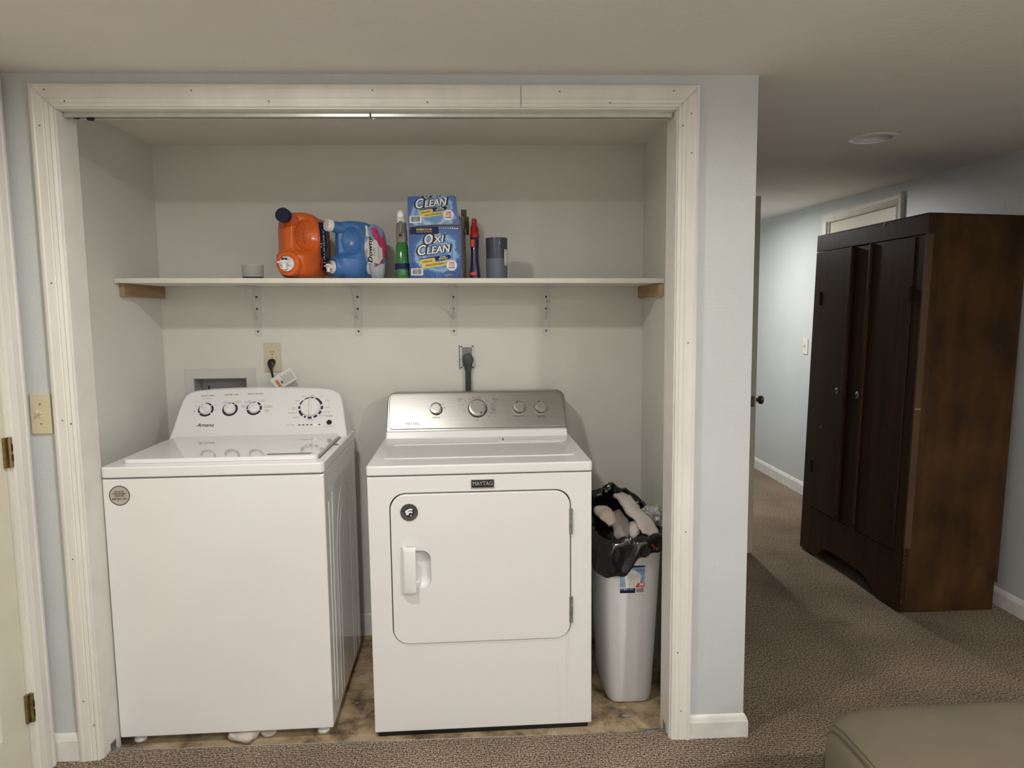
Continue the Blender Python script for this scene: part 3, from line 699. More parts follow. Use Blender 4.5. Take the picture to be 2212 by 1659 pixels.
for s, x, y, wd in (('TIMED', .299, .160, .021), ('DRY', .299, .152, .010), ('SENSOR', .443, .158, .024), ('DRY', .443, .150, .010), ('Wrinkle Control', .366, .167, .036), ('Off', .410, .149, .010), ('Off', .316, .110, .010), ('Off', .415, .085, .010),
                    ('TEMPERATURE', .203, .084, .032), ('START', .367, .070, .014), ('WRINKLE PREVENT', .537, .084, .043), ('END OF CYCLE', .627, .084, .034), ('SIGNAL', .627, .078, .038),
                    ('Normal', .428, .141, .013), ('More Dry', .434, .133, .022), ('Less Dry', .432, .123, .019), ('Delicate', .432, .116, .019), ('Casual', .434, .110, .017), ('Damp Dry', .430, .100, .024), ('Touch Up', .304, .136, .022), ('60', .338, .160, .006), ('40', .322, .150, .006), ('Low', .228, .142, .012), ('High', .238, .125, .010)):
    T(tx, pf_, s, x, y, .0062, width=wd)
tx.build('panel_lettering', m_ink, con, smooth=0)['kind'] = 'stuff'

# ------------------------------------------------------------------ shelf
SY0, STH = .490, .0185
def shz(x): return 1.5325 - .0088*(x+.117)
sh = bpy.data.objects.new
m_shelf = M('shelf_paint', (.74, .71, .63), .45, vary=.06, vscale=12)
b = MB(); xa, xb = CXL+.001, CXR-.001
def shelf_sec(x): return [V(x, SY0, shz(x)-STH), V(x, CYB-.001, shz(x)-STH), V(x, CYB-.001, shz(x)), V(x, SY0, shz(x))]
tag(b.loft([shelf_sec(xa), shelf_sec(xb)]).build('closet_shelf', m_shelf, smooth=0, bevel=.0015), 'long white board shelf across the closet above the machines', 'shelf')
for lb, xw, sg, y0 in (('pine wood cleat holding up the shelf at the left closet wall', CXL, 1, .525), ('pine wood cleat holding up the shelf at the right closet wall', CXR, -1, .500)):
    z = shz(xw)-STH-.001
    t = thing('shelf_cleat', lb, 'wood cleat', (xw, y0, z), group='wooden shelf cleats')
    MB().box(min(0, sg*.020), .001, -.047, max(0, sg*.020), CYB-y0-.001, 0).build('board', m_pine, t, smooth=0, bevel=.001)
    MB().box(min(.001*sg, sg*.019), 0, -.046, max(.001*sg, sg*.019), .001, -.001).build('end_grain', m_pineend, t, smooth=0)
# brackets
def bracket(x, lb):
    zt = shz(x)-STH-.0005; t = thing('shelf_bracket', lb, 'shelf bracket', (x, CYB, zt), group='white steel shelf brackets')
    m = m_brk
    o = rrect(-.016, -.208, .016, 0, .0155, 6); o = [(a, min(c, -.0)) if c > -.02 else (a, c) for a, c in o]
    o = [(-.016, 0), (-.016, -.192)] + [(.016*math.cos(R(q)), -.192+.016*math.sin(R(q))) for q in range(195, 346, 15)] + [(.016, -.192), (.016, 0)]
    MB().prism(o, lambda u, v, w_: V(u, -w_, v), .0005, .0032).build('wall_leg', m, t, smooth=0, bevel=.0006)
    MB().box(-.014, -.20, -.003, .014, -.003, 0).build('shelf_arm', m, t, smooth=0, bevel=.0006)
    MB().tube([V(0, -.004, -.135), V(0, -.015, -.125), V(0, -.165, -.012), V(0, -.180, -.003)], .0055, 8, flat=.45, up=(1, 0, 0)).build('brace', m, t)
    for z in (-.042, -.092, -.187):
        MB().lathe([(.0048, .003), (.0045, .0048), (.002, .0055), (0, .0055)], (0, 0, z), (0, -1, 0), 12).build('screw', m_bronze, t)
m_brk = M('bracket_white', (.62, .61, .59), .4, vary=.03)
bracket(-.741, 'white steel shelf bracket nearest the cream wall outlet')
bracket(-.318, 'white steel shelf bracket below the blue jug')
bracket(.088, 'white steel shelf bracket above the dryer plug')
bracket(.485, 'white steel shelf bracket farthest right, with a loose brass screw')
MB().cyl((.492, CYB-.006, 1.447), (.492, CYB-.010, 1.447), .007, n=12).build('wall_anchor', m_brass)
o = bpy.data.objects['wall_anchor']; tag(o, 'round brass screw head on the wall beside the right shelf bracket', 'screw')

# ------------------------------------------------------------------ wall fittings in the closet
t = thing('wall_outlet', 'cream duplex outlet plate on the closet wall above the washer', 'outlet', (-.685, CYB, 1.221))
MB().prism(rrect(-.036, -.061, .036, .061, .003), XZ, 0, .006).build('plate', m_cream, t, smooth=30, bevel=.002)
for dz in (.020, -.020):
    sk = MB().prism(ellipse(0, dz, .017, .0145), XZ, .005, .0075).build('socket', m_cream, t, smooth=0)
    MB().box(-.0072, -.0082, dz+.000, -.0052, -.0072, dz+.009).box(.0052, -.0082, dz+.001, .0072, -.0072, dz+.008).cyl((0, -.0072, dz-.006), (0, -.0082, dz-.006), .0026, n=10).build('slot', m_dark, sk, smooth=0)
MB().cyl((0, -.006, 0), (0, -.0075, 0), .003, n=10).build('screw', m_galv, t)
t = thing('power_cord', 'black washer power cord plugged into the cream outlet, with a paper warning tag', 'power cord', (-.685, CYB, 1.205))
MB().loft([[V(u*wx, -d, v*wz+zz) for u, v in ellipse(0, 0, 1, 1, 14)] for d, wx, wz, zz in ((.0085, .014, .013, -.002), (.022, .016, .014, -.003), (.030, .015, .014, -.010), (.034, .010, .016, -.018))]).build('plug', m_black, t)
MB().tube([V(-.001, -.027, -.014), V(0, -.030, -.030), V(.003, -.030, -.05), V(.010, -.032, -.080), V(.022, -.05, -.12), V(.03, -.06, -.20), V(.02, -.06, -.30)], [.009, .0055, .0045, .0045, .0045, .0045, .0045], 10).build('cable', m_black, t)
tf = plane_fn((.062, -.055, -.070), V(math.cos(R(30)), 0, math.sin(R(30))), V(-math.sin(R(30)), -.12, math.cos(R(30))))
tg = MB().prism(rrect(-.055, -.028, .045, .028, .002, 2), tf, 0, .0006).build('warning_tag', m_paper, t, smooth=0)
MB().prism([(-.040, -.024), (-.028, -.024), (-.028, .012), (-.040, .012)], tf, .0006, .001).build('tag_stripe', M('tag_orange', (.62, .22, .03), .6, vary=.05), tg, smooth=0)
b = MB()
for k in range(10):
    u = -.010+.005*k; b.prism([(u, -.020), (u+.0016, -.020), (u+.0016, .020-.004*(k % 3)), (u, .020-.004*(k % 3))], tf, .0006, .001)
b.prism([(-.024, -.010), (-.016, -.016), (-.012, -.004), (-.020, .002)], tf, .0006, .001)
b.build('tag_lines', m_inkgrey, tg, smooth=0)['kind'] = 'stuff'
# supply box
t = thing('washer_supply_box', 'white recessed washer supply box in the wall behind the washer, mostly hidden', 'supply box', (0, CYB, 0))
MB().prism([(-1.058, .92), (-.759, .92), (-.759, 1.177), (-1.058, 1.177)], XZ, .0003, .005, [[(HB[0], HB[1]), (HB[2], HB[1]), (HB[2], HB[3]), (HB[0], HB[3])]]).build('flange', M('box_flange', (.62, .61, .57), .5, vary=.03), t, smooth=0, bevel=.001)
MB().box(HB[0], .0, HB[1], HB[0]+.003, .09, HB[3]).box(HB[2]-.003, 0, HB[1], HB[2], .09, HB[3]).box(HB[0], .0, HB[3]-.003, HB[2], .09, HB[3]).box(HB[0], 0, HB[1], HB[2], .09, HB[1]+.003).box(HB[0], .088, HB[1], HB[2], .092, HB[3]).build('recess', M('box_shaded_grey', (.42, .42, .41), .5, vary=.03), t, smooth=0)  # recess greyer than the flange, its shade put into the colour
for x, c in ((-.97, m_bronze), (-.86, m_bronze)):
    vv = MB().cyl((x, .05, HB[1]+.004), (x, .05, HB[1]+.06), .012).cyl((x, .045, HB[1]+.045), (x, .005, HB[1]+.035), .010).build('valve', m_brass, t)
MB().tube([V(-.972, .03, 1.10), V(-.966, .02, 1.085), V(-.958, .008, 1.055)], [.0028, .0035, .004], 8).build('valve_lever', m_black, t)
# dryer outlet and cord
t = thing('dryer_outlet', 'bare metal dryer outlet box set in the wall behind the dryer', 'outlet', (.142, CYB, 1.212))
MB().prism(rrect(-.031, -.052, .031, .052, .002, 2), XZ, 0, .004).build('plate', M('outlet_metal', (.52, .52, .52), .4, .5, vary=.15, vscale=60), t, smooth=0, bevel=.001)
MB().prism(rrect(-.021, -.042, .021, .042, .004, 3), XZ, .003, .010).build('receptacle', m_grey, t, smooth=0, bevel=.001)
for x in (-.024, .024):
    for z in (-.045, .045): MB().box(x-.0035, -.0046, z-.0025, x+.0035, -.004, z+.0025).build('slot', m_dark, t, smooth=0)
MB().prism([(-.034, -.054), (-.031, -.054), (-.031, .05), (-.034, .052)], XZ, 0, .002).build('rough_edge', m_groove, t, smooth=0)
t = thing('power_cord', 'thick grey three-wire dryer cord hanging from the metal outlet', 'power cord', (.146, CYB, 1.205))
m_dk = M('cord_grey', (.055, .058, .056), .5, vary=.1)
MB().loft([[V(u*wx, -d, v*wz+zz) for u, v in ellipse(0, 0, 1, 1, 20)] for d, wx, wz, zz in ((.011, .022, .024, -.002), (.030, .025, .027, -.003), (.042, .023, .025, -.004), (.046, .016, .018, -.005))]).loft([[V(u*.020, -.028+v*.014, 0) + V(0, 0, -.012) for u, v in ellipse(0, 0, 1, 1, 14)], [V(u*.014, -.028+v*.008, -.050) for u, v in ellipse(0, 0, 1, 1, 14)]]).build('plug', m_dk, t)
for k in (-1, 0, 1):
    MB().tube([V(k*.008, -.028, -.045), V(k*.0082, -.028, -.10), V(k*.0082, -.03, -.18), V(k*.0082, -.04, -.30)], .0045, 8).build('wire', m_dk, t)

# switches
def switch(name, lb, o, ex, w, hh, mat, ang=0):
    t = thing(name, lb, 'light switch', o); f = plane_fn((0, 0, 0), ex, (0, 0, 1))
    MB().prism(rrect(-w/2, -hh/2, w/2, hh/2, .005), f, 0, .006).build('plate', mat, t, smooth=30, bevel=.003, seg=3)
    MB().prism(rrect(-.005, -.012, .005, .012, .001, 2), f, .0055, .0075).build('toggle_slot', mat, t, smooth=0)
    n = f(0, 0, 1)-f(0, 0, 0)
    MB().loft([[f(a*.0042, b_*.0050+dz, w_) for a, b_ in ellipse(0, 0, 1, 1, 10)] for w_, dz in ((.006, .001), (.014, .005), (.021, .010))]).build('toggle', m_creamw, t)
    for z in (-.030, .030): MB().lathe([(.0034, 0), (.003, .0015), (0, .002)], f(0, z, .006), n, 10).build('screw', m_galv, t)
switch('light_switch', 'cream toggle light switch between the left door and the closet casing', (-1.1235, 0, 1.110), (1, 0, 0), .062, .124, m_cream)
switch('light_switch', 'ivory toggle light switch on the hallway wall beside the wardrobe', (XRW, 2.962, 1.128), (0, -1, 0), .072, .118, m_creamw)

# ------------------------------------------------------------------ things on the shelf
def shelf_thing(name, lb, cat, x, y, rz=0, group=None): return thing(name, lb, cat, (x, y, shz(x)+.0005), rz, group)
# jugs ----------------------------------------------------------------
HX, HY, HZ, EE = .068, .115, .112, 4.2
def sm(a, b_, x): x = max(0, min(1, (x-a)/(b_-a))); return x*x*(3-2*x)
def jugshape(v):
    x, y, z = v; zz = z+HZ
    t_ = sm(-.035, -.105, y)
    zm = sm(.075, .105, zz)*(1-.25*sm(.19, .22, zz))
    x *= 1-(.70 if x > 0 else .38)*t_*zm
    x *= 1-.18*sm(-.02, -.115, y)
    r2 = ((y+.058)/.040)**2+((zz-.145)/.052)**2
    if r2 < 1 and x > 0: x *= 1-.66*(1-r2)**.55
    # top of the jug slopes down away from the neck
    z -= .018*sm(-.02, .115, y)*sm(.12, .22, zz)
    # rounded step above the tap boss
    y += .016*sm(.07, .10, zz)*sm(-.06, -.115, y)*(1-sm(.19, .215, zz))
    return V(x, y, z+HZ)
def jugside(y, z):      # outer +x face at (y, z)
    zz = z-HZ
    q = 1-abs(min(.999, abs(y)/HY))**EE-abs(min(.999, abs(zz)/HZ))**EE
    x = HX*max(q, .02)**(1/EE); v = jugshape(V(x, y, zz)); return v.x
def patch(outline, off, rings=7):
    cx = sum(p[0] for p in outline)/len(outline); cz = sum(p[1] for p in outline)/len(outline); n = len(outline)
    vs = [V(jugside(cx, cz)+off, cx, cz)]; fs = []
    for r in range(1, rings+1):
        for (y, z) in outline:
            a, c = cx+(y-cx)*r/rings, cz+(z-cz)*r/rings; vs.append(V(jugside(a, c)+off, a, c))
    for j in range(n): fs.append((0, 1+j, 1+(j+1) % n))
    for r in range(rings-1):
        for j in range(n):
            k = (j+1) % n; fs.append((1+r*n+j, 1+(r+1)*n+j, 1+(r+1)*n+k, 1+r*n+k))
    return MB().add(vs, fs)
def jtext(s, y0, z0, size, off=.0018, **k):     # reads upwards, letter tops towards the neck
    return MB().text(s, size, lambda u, v: V(jugside(y0-v, z0+u)+off, y0-v, z0+u), **k)
def jug(name, lb, x, y, rz, sc_, mat, capmat, btn):
    t = shelf_thing(name, lb, 'detergent jug', x, y, R(rz)); t.scale = sc_ if isinstance(sc_, tuple) else (sc_, sc_, sc_)
    body = MB().superbox(HX, HY, HZ, EE, 44, jugshape).build('body', mat, t, smooth=60)
    nd = V(0, -.95, .16).normalized(); no = V(0, -.075, .193)
    MB().lathe([(.026, 0), (.024, .02), (.0215, .03), (.021, .054)], no, nd, 28).build('neck', mat, t)
    MB().lathe([(.0, .048), (.0235, .048), (.0240, .052), (.0240, .069), (.0225, .072), (0, .0722)], no, nd, 32).build('cap', capmat, t)
    MB().lathe([(.0, .0), (.042, .0), (.040, .022), (.0375, .0265), (.034, .028), (.030, .028), (.0285, .026), (0, .025)], V(0, -.095, .0475), (0, -1, 0), 36).build('tap_boss', mat, t)
    tp = MB().lathe([(.0245, 0), (.0245, .008), (.022, .010), (.020, .010), (.019, .006), (0, .006)], V(0, -.122, .0455), (0, -1, 0), 32).build('tap_ring', m_plasticw, t)
    b = MB().cyl((0, -.126, .0475), (0, -.150, .0475), .0085, n=16).cyl((0, -.143, .054), (0, -.143, .027), .0088, .0072, n=18).tube([V(-.020, -.150, .050), V(.0, -.152, .051), (.020, -.150, .050)], [.003, .0035, .003], 8).cyl((0, -.143, .052), (0, -.143, .057), .0105, n=18)
    b.build('tap', m_plasticw, tp)
    MB().cyl((0, -.143, .057), (0, -.143, .064), .0098, .0085, n=18).build('button', btn, tp)
    return t, body
m_nv = M('button_navy', (.015, .02, .11), .35, vary=.05); m_mr = M('button_maroon', (.16, .01, .02), .35, vary=.05)
t, body = jug('detergent_jug', 'orange laundry detergent jug with navy cap lying with its tap over the shelf edge', -.476, .600, -12, (1.16, 1.04, 1.10), m_orange, M('cap_navy', (.014, .016, .05), .4, vary=.1), m_nv)
patch(rrect(-.022, .012, .098, .208, .02), .0006).build('label_edge', m_orange, t)
patch(rrect(-.016, .030, .055, .196, .012), .0010).build('label', m_navy, t)
patch([(.040, .03), (.085, .06), (.095, .12), (.09, .19), (.060, .19), (.02, .20), (.045, .13), (.03, .08)], .0014).build('label_band', m_brown, t)
patch(rrect(-.012, .030, .006, .075, .006), .0015).build('label_tab', m_red, t)
jtext('LAUNDRY', .016, .112, .022, bold=.02, width=.115).build('label_lettering', m_white, t, smooth=0)
jtext('H', -.006, .115, .018, width=.014).build('label_lettering', m_white, t, smooth=0)
b = MB()
for z0, z1 in ((.120, .130), (.134, .142), (.146, .158), (.162, .168), (.172, .178)):
    b.tube([V(jugside(-.045, z0)+.0006, -.045, z0), V(jugside(-.045, z1)+.0006, -.045, z1)], .0010, 5)
b.build('moulded_marks', m_groove, t)['kind'] = 'stuff'
t, body = jug('detergent_jug', 'blue fabric softener jug with white cap and pink flower label beside the orange jug', -.272, .650, -50, (1.0, .92, 1.0), m_blue, m_plasticw, m_mr)
patch(ellipse(.046, .118, .062, .096, 32), .0006).build('label', m_sky, t)
patch([(.030, .03), (.075, .04), (.102, .08), (.105, .14), (.092, .19), (.050, .205), (.018, .195), (.030, .165), (.070, .15), (.078, .09), (.060, .055)], .0010).build('label_flower', m_pink, t)
patch([(-.012, .135), (.010, .160), (.045, .150), (.072, .120), (.075, .085), (.055, .060), (.02, .066), (-.002, .085), (-.014, .11)], .0013).build('label_oval', m_paper, t)
patch([(-.006, .165), (.012, .16), (.008, .205), (-.002, .205)], .0013).build('label_oval', m_paper, t)
patch(ellipse(.014, .045, .020, .026, 20), .0013).build('label_cotton', m_paper, t)
jtext('Downy', .012, .112, .030, bold=.025, shear=.12, width=.098, off=.0024).build('brand_lettering', m_ink, t, smooth=0)
jtext('Soft', .031, .105, .013, width=.030).build('label_lettering', m_ink, t, smooth=0)
jtext('April Fresh', .052, .105, .009, width=.045).build('label_lettering', m_inkgrey, t, smooth=0)
MB().prism(ellipse(-.006, .100, .005, .007, 16), lambda u, v, w_: V(jugside(u, v)+.0016+w_, u, v), 0, .0006, [ellipse(-.006, .100, .0035, .0052, 16)]).prism(ellipse(-.006, .110, .005, .007, 16), lambda u, v, w_: V(jugside(u, v)+.0016+w_, u, v), 0, .0006, [ellipse(-.006, .110, .0035, .0052, 16)]).build('label_rings', m_red, t, smooth=0)
# measuring cups
t = shelf_thing('measuring_cup', 'clear plastic measuring cup with a navy base, left of the orange jug', 'cup', -.664, .585)
MB().lathe([(.037, .004), (.0385, .012), (.0405, .0545), (.0395, .0545), (.0375, .012), (.036, .006), (0, .006)]).build('cup_wall', m_clear, t)
MB().lathe([(0, 0), (.0375, 0), (.0385, .004), (.0380, .0075), (0, .0075)]).build('base_ring', m_navy, t)
t = shelf_thing('measuring_cup', 'frosted crumpled dosing cup with blue residue in front of the blue jug', 'cup', -.185, .545)
secs = []
for z, r in ((0, .022), (.008, .024), (.025, .027), (.045, .0295), (.052, .030)):
    secs.append([V(r*math.cos(a)*(1+.04*math.sin(3*a+z*60)), r*math.sin(a), z+(.006*math.sin(2.3*a)+.004*math.sin(5*a) if z > .04 else 0)) for a in [2*PI*j/28 for j in range(28)]])
MB().loft(secs, caps=False).build('cup_wall', m_frost, t, solid=.0012)
MB().lathe([(0, .0005), (.0215, .0005), (.023, .009), (0, .0085)]).build('residue', m_blue, t)
# green spray bottle
def sell(cx, cy, z, hx, hy, e=2.8, n=32):
    out = []
    for j in range(n):
        a = 2*PI*j/n; c, s_ = math.cos(a), math.sin(a); q = (abs(c)**e+abs(s_)**e)**(-1/e); out.append(V(cx+hx*c*q, cy+hy*s_*q, z))
    return out
t = shelf_thing('spray_bottle', 'green spray bottle with white trigger head left of the blue carton', 'spray bottle', -.0945, .590, R(3))
MB().loft([sell(0, 0, z, a, c) for z, a, c in ((0, .024, .040), (.004, .027, .043), (.02, .027, .044), (.06, .0255, .043), (.10, .024, .040), (.125, .0235, .034), (.137, .0195, .024), (.146, .015, .016))]).build('bottle', m_green, t)
patch_l = MB().loft([sell(0, 0, z, .0278, .0448) for z in (.036, .058)], caps=False).build('label', m_navy, t)
MB().loft([sell(0, 0, z, a, c, 2.4) for z, a, c in ((.138, .0205, .022), (.150, .0215, .024), (.178, .0205, .030), (.198, .019, .036), (.212, .0185, .040))]).build('shroud', m_grey, t)
MB().loft([sell(0, y, z, a, c, 2.6) for y, z, a, c in ((0, .210, .0175, .040), (-.004, .225, .017, .044), (-.008, .240, .0165, .046), (-.008, .252, .0145, .042), (-.006, .259, .009, .034))]).build('head', m_plasticw, t)
MB().tube([V(0, -.036, .214), V(0, -.043, .200), V(0, -.040, .184), V(0, -.034, .172)], [.008, .008, .007, .005], 10).build('trigger', m_grey, t)
MB().cyl((0, -.048, .236), (0, -.058, .236), .0095, n=18).build('nozzle', m_plasticw, t)
MB().box(-.008, -.0415, .160, .002, -.036, .167).build('nozzle_mark', m_dark, t, smooth=0)
# carton
BXW, BXH, BXD = .199, .196, .140
bx = shelf_thing('cleaner_carton', 'blue stain remover powder carton with its printed lid flipped up', 'carton', -.0640, .556, R(-6))
m_sw = make_swirl(.105, .095)
base = MB().box(0, 0, 0, BXW, .0015, BXH).build('front_face', m_sw, bx, smooth=0)
MB().box(0, .0015, 0, .0015, BXD, BXH).box(BXW-.0015, .0015, 0, BXW, BXD, BXH+.028).box(.0015, BXD-.0015, 0, BXW-.0015, BXD, BXH+.02).box(.0015, .0015, 0, BXW-.0015, BXD-.0015, .002).build('carton_body', m_kraft, bx, smooth=0)
MB().box(.0015, .002, BXH-.02, BXW-.0015, BXD-.002, BXH-.018).build('powder', m_white, bx, smooth=0)
ff = lambda u, v, w_=0: V(u, -.0003-w_, v)
def bprint(o, fn, mat, parent, nm, w0=0, w1=.0003, holes=()): return MB().prism(o, lambda u, v, w_: fn(u, v, w_), w0, w1, holes).build(nm, mat, parent, smooth=0)
def slant(x0, z0, x1, z1, r, sk=.12): 
    cx = (x0+x1)/2; return [(u, v+(u-cx)*sk) for u, v in rrect(x0, z0, x1, z1, r, 5)]
def logo(fn, cx, cz, parent, k=1.):
    """white slanted block letters with a dark outline, two lines"""
    sl = lambda u, v: (u, v+u*.10)
    for nm, mat, bold, off in (('logo_outline', m_ink, .085, .0004), ('logo_lettering', m_white, .022, .0009)):
        b = MB()
        for s, dx, dz, sz, wd in (('O', -.026, .030, .050, .030), ('XI', .013, .026, .036, .040), ('C', -.054, -.008, .052, .030), ('LEAN', .011, -.012, .038, .088)):
            b.text(s, sz*k, lambda u, v, dx=dx, dz=dz: fn(cx+dx*k+u, cz+dz*k+v+(dx*k+u)*.10, off), bold=bold, shear=.16, width=(wd+(.010 if bold > .05 else 0))*k)
        b.build(nm, mat, parent, smooth=0)
def product_print(fn, parent, cz, tagline=True):
    """cz: height of the logo centre; everything below it follows"""
    logo(fn, .100, cz, parent)
    bprint(slant(.040, cz-.052, .160, cz-.036, .008), fn, m_navy, parent, 'print_band', .0002, .0006)
    bprint(slant(.040, cz-.062, .100, cz-.043, .008), fn, m_yellow, parent, 'print_band', .0003, .0008)
    bprint(slant(.048, cz-.073, .162, cz-.056, .007), fn, m_yellow, parent, 'print_band', .0001, .0005)
    def st(s, x, z, sz, wd, mat, off=.0012, bold=.02):
        MB().text(s, sz, lambda u, v: fn(x+u, z+v+u*.12+(x-.1)*.12, off), bold=bold, width=wd).build('print_lettering', mat, parent, smooth=0)
    st('VERSATILE', .069, cz-.0505, .010, .040, m_ink)
    st('STAIN', .129, cz-.0405, .008, .022, m_white); st('REMOVER', .130, cz-.0475, .008, .034, m_white)
    st('MAX EFFICIENCY', .104, cz-.0655, .010, .080, m_ink)
product_print(ff, base, .118)
bprint(rrect(.005, .166, .116, .194, .008), ff, m_navy, base, 'print_band', .0001, .0004)
MB().text("AMERICA'S #1", .011, lambda u, v: ff(.060+u, .184+v, .0008), bold=.02, width=.060).text('VERSATILE STAIN REMOVER', .006, lambda u, v: ff(.060+u, .175+v, .0008), width=.060).build('print_lettering', m_yellow, base, smooth=0)
def barcode(x, z, fn, parent):
    p = bprint(rrect(x, z, x+.046, z+.027, .002, 2), fn, m_white, parent, 'barcode_panel', .0001, .0005)
    b = MB(); u = x+.005; r = random.Random(3)
    while u < x+.040:
        wd = r.choice((.0008, .0012, .0018)); b.prism([(u, z+.004), (u+wd, z+.004), (u+wd, z+.024), (u, z+.024)], lambda a, c, w_: fn(a, c, w_), .0005, .0008); u += wd+r.choice((.0008, .0014))
    b.build('barcode_bars', m_ink, parent, smooth=0)['kind'] = 'stuff'
barcode(.006, .012, ff, base)
def burst(x, z, fn, parent):
    bprint(ellipse(x, z, .020, .020, 28), fn, m_white, parent, 'print_disc', .0006, .0009)
    b = MB(); b.text('20%', .013, lambda u, v: fn(x+u, z+.009+v, .0012), bold=.03, width=.020); b.text('MORE', .008, lambda u, v: fn(x+u, z+.000+v, .0012), bold=.03, width=.022); b.build('print_lettering', m_red, parent, smooth=0)
    MB().text('POWER', .008, lambda u, v: fn(x+u, z-.009+v, .0012), bold=.03, width=.024).build('print_lettering', m_ink, parent, smooth=0)
burst(.163, .048, ff, base)
MB().text('CHLORINE FREE', .006, lambda u, v: ff(.150+u, .012+v, .0006), width=.030).build('print_lettering', m_yellow, base, smooth=0)
b = MB()
for k in range(9):
    x = .118+.0085*k; b.prism(ellipse(x, .189-.0004*k, .0018+.0002*k, .0012+.00012*k, 8), lambda u, v, w_: ff(u, v, w_), .0001, .0006)
b.build('torn_perforation', m_white, base, smooth=0)['kind'] = 'stuff'
# lid, hinged at the back, tipped up and back a little
la = R(-4.5); lx = lambda p: V(p[0], p[1], p[2])
LO = V(-.003, -.002, BXH+.003); LU = V(-.010, .10, 1).normalized(); LXv = V(1, 0, .006).normalized()
lf = plane_fn(LO, LXv, LU, .0004)
lidH = .112; lt = [(0, 0), (.200, .004), (.190, .060), (.186, .104), (.178, .109), (.120, .112), (.03, .111), (.002, .109)]
m_sw2 = make_swirl(.095, BXH+.045)
lid = MB().prism(lt, lf, -.0016, -.0004).build('lid_face', m_sw2, bx, smooth=0)
cut = .108
# the lid print repeats the lower logo and is cut off by its top edge
for nm, mat, bold, off in (('logo_outline', m_ink, .085, .0004), ('logo_lettering', m_white, .022, .0009)):
    b = MB()
    for s, dx, dz, sz, wd in (('C', -.054, -.008, .050, .028), ('LEAN', .009, -.012, .037, .083)):
        b.text(s, sz, lambda u, v, dx=dx, dz=dz: lf(.098+dx+u, .094+dz+v+(dx+u)*.10, off), bold=bold, shear=.16, width=wd+(.010 if bold > .05 else 0))
    for s, dx, dz, sz, wd in (('O', -.024, .022, .040, .024), ('XI', .010, .022, .034, .032)):
        b.text(s, sz, lambda u, v, dx=dx, dz=dz: lf(.098+dx+u, min(.112, .094+dz+v+(dx+u)*.10), off), bold=bold*.8, shear=.16, width=wd+(.008 if bold > .05 else 0))
    b.build(nm, mat, lid, smooth=0)
lfn = lambda u, v, w_=0: lf(u, v, w_)
cz = .100
bprint(slant(.046, cz-.049, .152, cz-.035, .007), lfn, m_navy, lid, 'print_band', .0002, .0006)
bprint(slant(.046, cz-.056, .098, cz-.041, .007), lfn, m_yellow, lid, 'print_band', .0003, .0008)
bprint(slant(.054, cz-.066, .154, cz-.052, .006), lfn, m_yellow, lid, 'print_band', .0001, .0005)
for s, x, z, sz, wd, mat in (('VERSATILE', .071, cz-.0475, .009, .036, m_ink), ('STAIN', .124, cz-.0385, .007, .020, m_white), ('REMOVER', .125, cz-.0450, .007, .030, m_white), ('MAX EFFICIENCY', .102, cz-.0600, .009, .070, m_ink)):
    MB().text(s, sz, lambda u, v, x=x, z=z: lfn(x+u, z+v+u*.12+(x-.1)*.12, .0012), bold=.02, width=wd).build('print_lettering', mat, lid, smooth=0)
barcode(.008, .010, lfn, lid); burst(.157, .036, lfn, lid)
# lid sides and dark flaps behind
MB().prism([(0, 0), (.001, .036), (.05, .030), (.118, -.004), (.118, -.03), (.06, -.02)], lambda u, v, w_: V(BXW-.002+w_-.004*v/.03, .001+u, BXH+.004+v), 0, .0012).build('lid_side', m_navy, bx, smooth=0)
MB().box(BXW-.012, BXD-.030, BXH, BXW+.010, BXD-.028, BXH+.075).box(BXW+.004, BXD-.012, BXH-.02, BXW+.016, BXD-.010, BXH+.050).build('torn_flap', m_kraftin, bx, smooth=0)
MB().prism([(0, 0), (.136, 0), (.136, .22), (.10, .245), (.03, .236), (0, .19)], lambda u, v, w_: V(BXW+w_, .002+u, v), .0003, .0010).build('side_print', m_kraft, bx, smooth=0)
b = MB(); r_ = random.Random(5)
for k in range(18):
    z = .205-.006*k; b.prism([(.02, z), (.02+.09*r_.uniform(.5, 1), z), (.11, z-.0015), (.02, z-.0015)], lambda u, v, w_: V(BXW+.001+w_, u, v), 0, .0003)
b.build('side_lettering', m_inkgrey, bx, smooth=0)['kind'] = 'stuff'
# red and navy spray bottle
t = shelf_thing('spray_bottle', 'navy cleaner bottle with red trigger head right of the blue carton', 'spray bottle', .186, .610, R(-3))
MB().loft([sell(0, 0, z, a, c) for z, a, c in ((0, .020, .040), (.004, .0225, .043), (.03, .0205, .043), (.07, .0165, .040), (.105, .0155, .036), (.14, .0175, .034), (.160, .0175, .028))]).build('bottle', m_navyp, t)
MB().loft([sell(-.006, -.02, z, a, c) for z, a, c in ((.122, .0105, .021), (.150, .0115, .020))]).build('label', M('label_red', (.55, .06, .03), .5, vary=.05), t)
MB().loft([sell(-.003, -.022, z, a, c) for z, a, c in ((.014, .0175, .023), (.026, .0170, .023))]).build('label', M('label_red_low', (.55, .06, .03), .5, vary=.15), t)
MB().loft([sell(0, 0, z, a, c, 2.3) for z, a, c in ((.158, .0185, .022), (.172, .0185, .024), (.182, .014, .026))]).build('collar', m_redp, t)
MB().loft([sell(0, y, z, a, c, 2.3) for y, z, a, c in ((0, .178, .0135, .022), (-.003, .188, .0165, .030), (-.006, .198, .0155, .038), (-.006, .206, .011, .040), (-.008, .212, .0105, .042), (-.008, .226, .0105, .040), (-.006, .230, .008, .034))]).build('head', m_redp, t)
MB().tube([V(0, -.036, .200), V(0, -.044, .188), V(0, -.040, .172)], [.007, .007, .004], 10).build('trigger', m_redp, t)
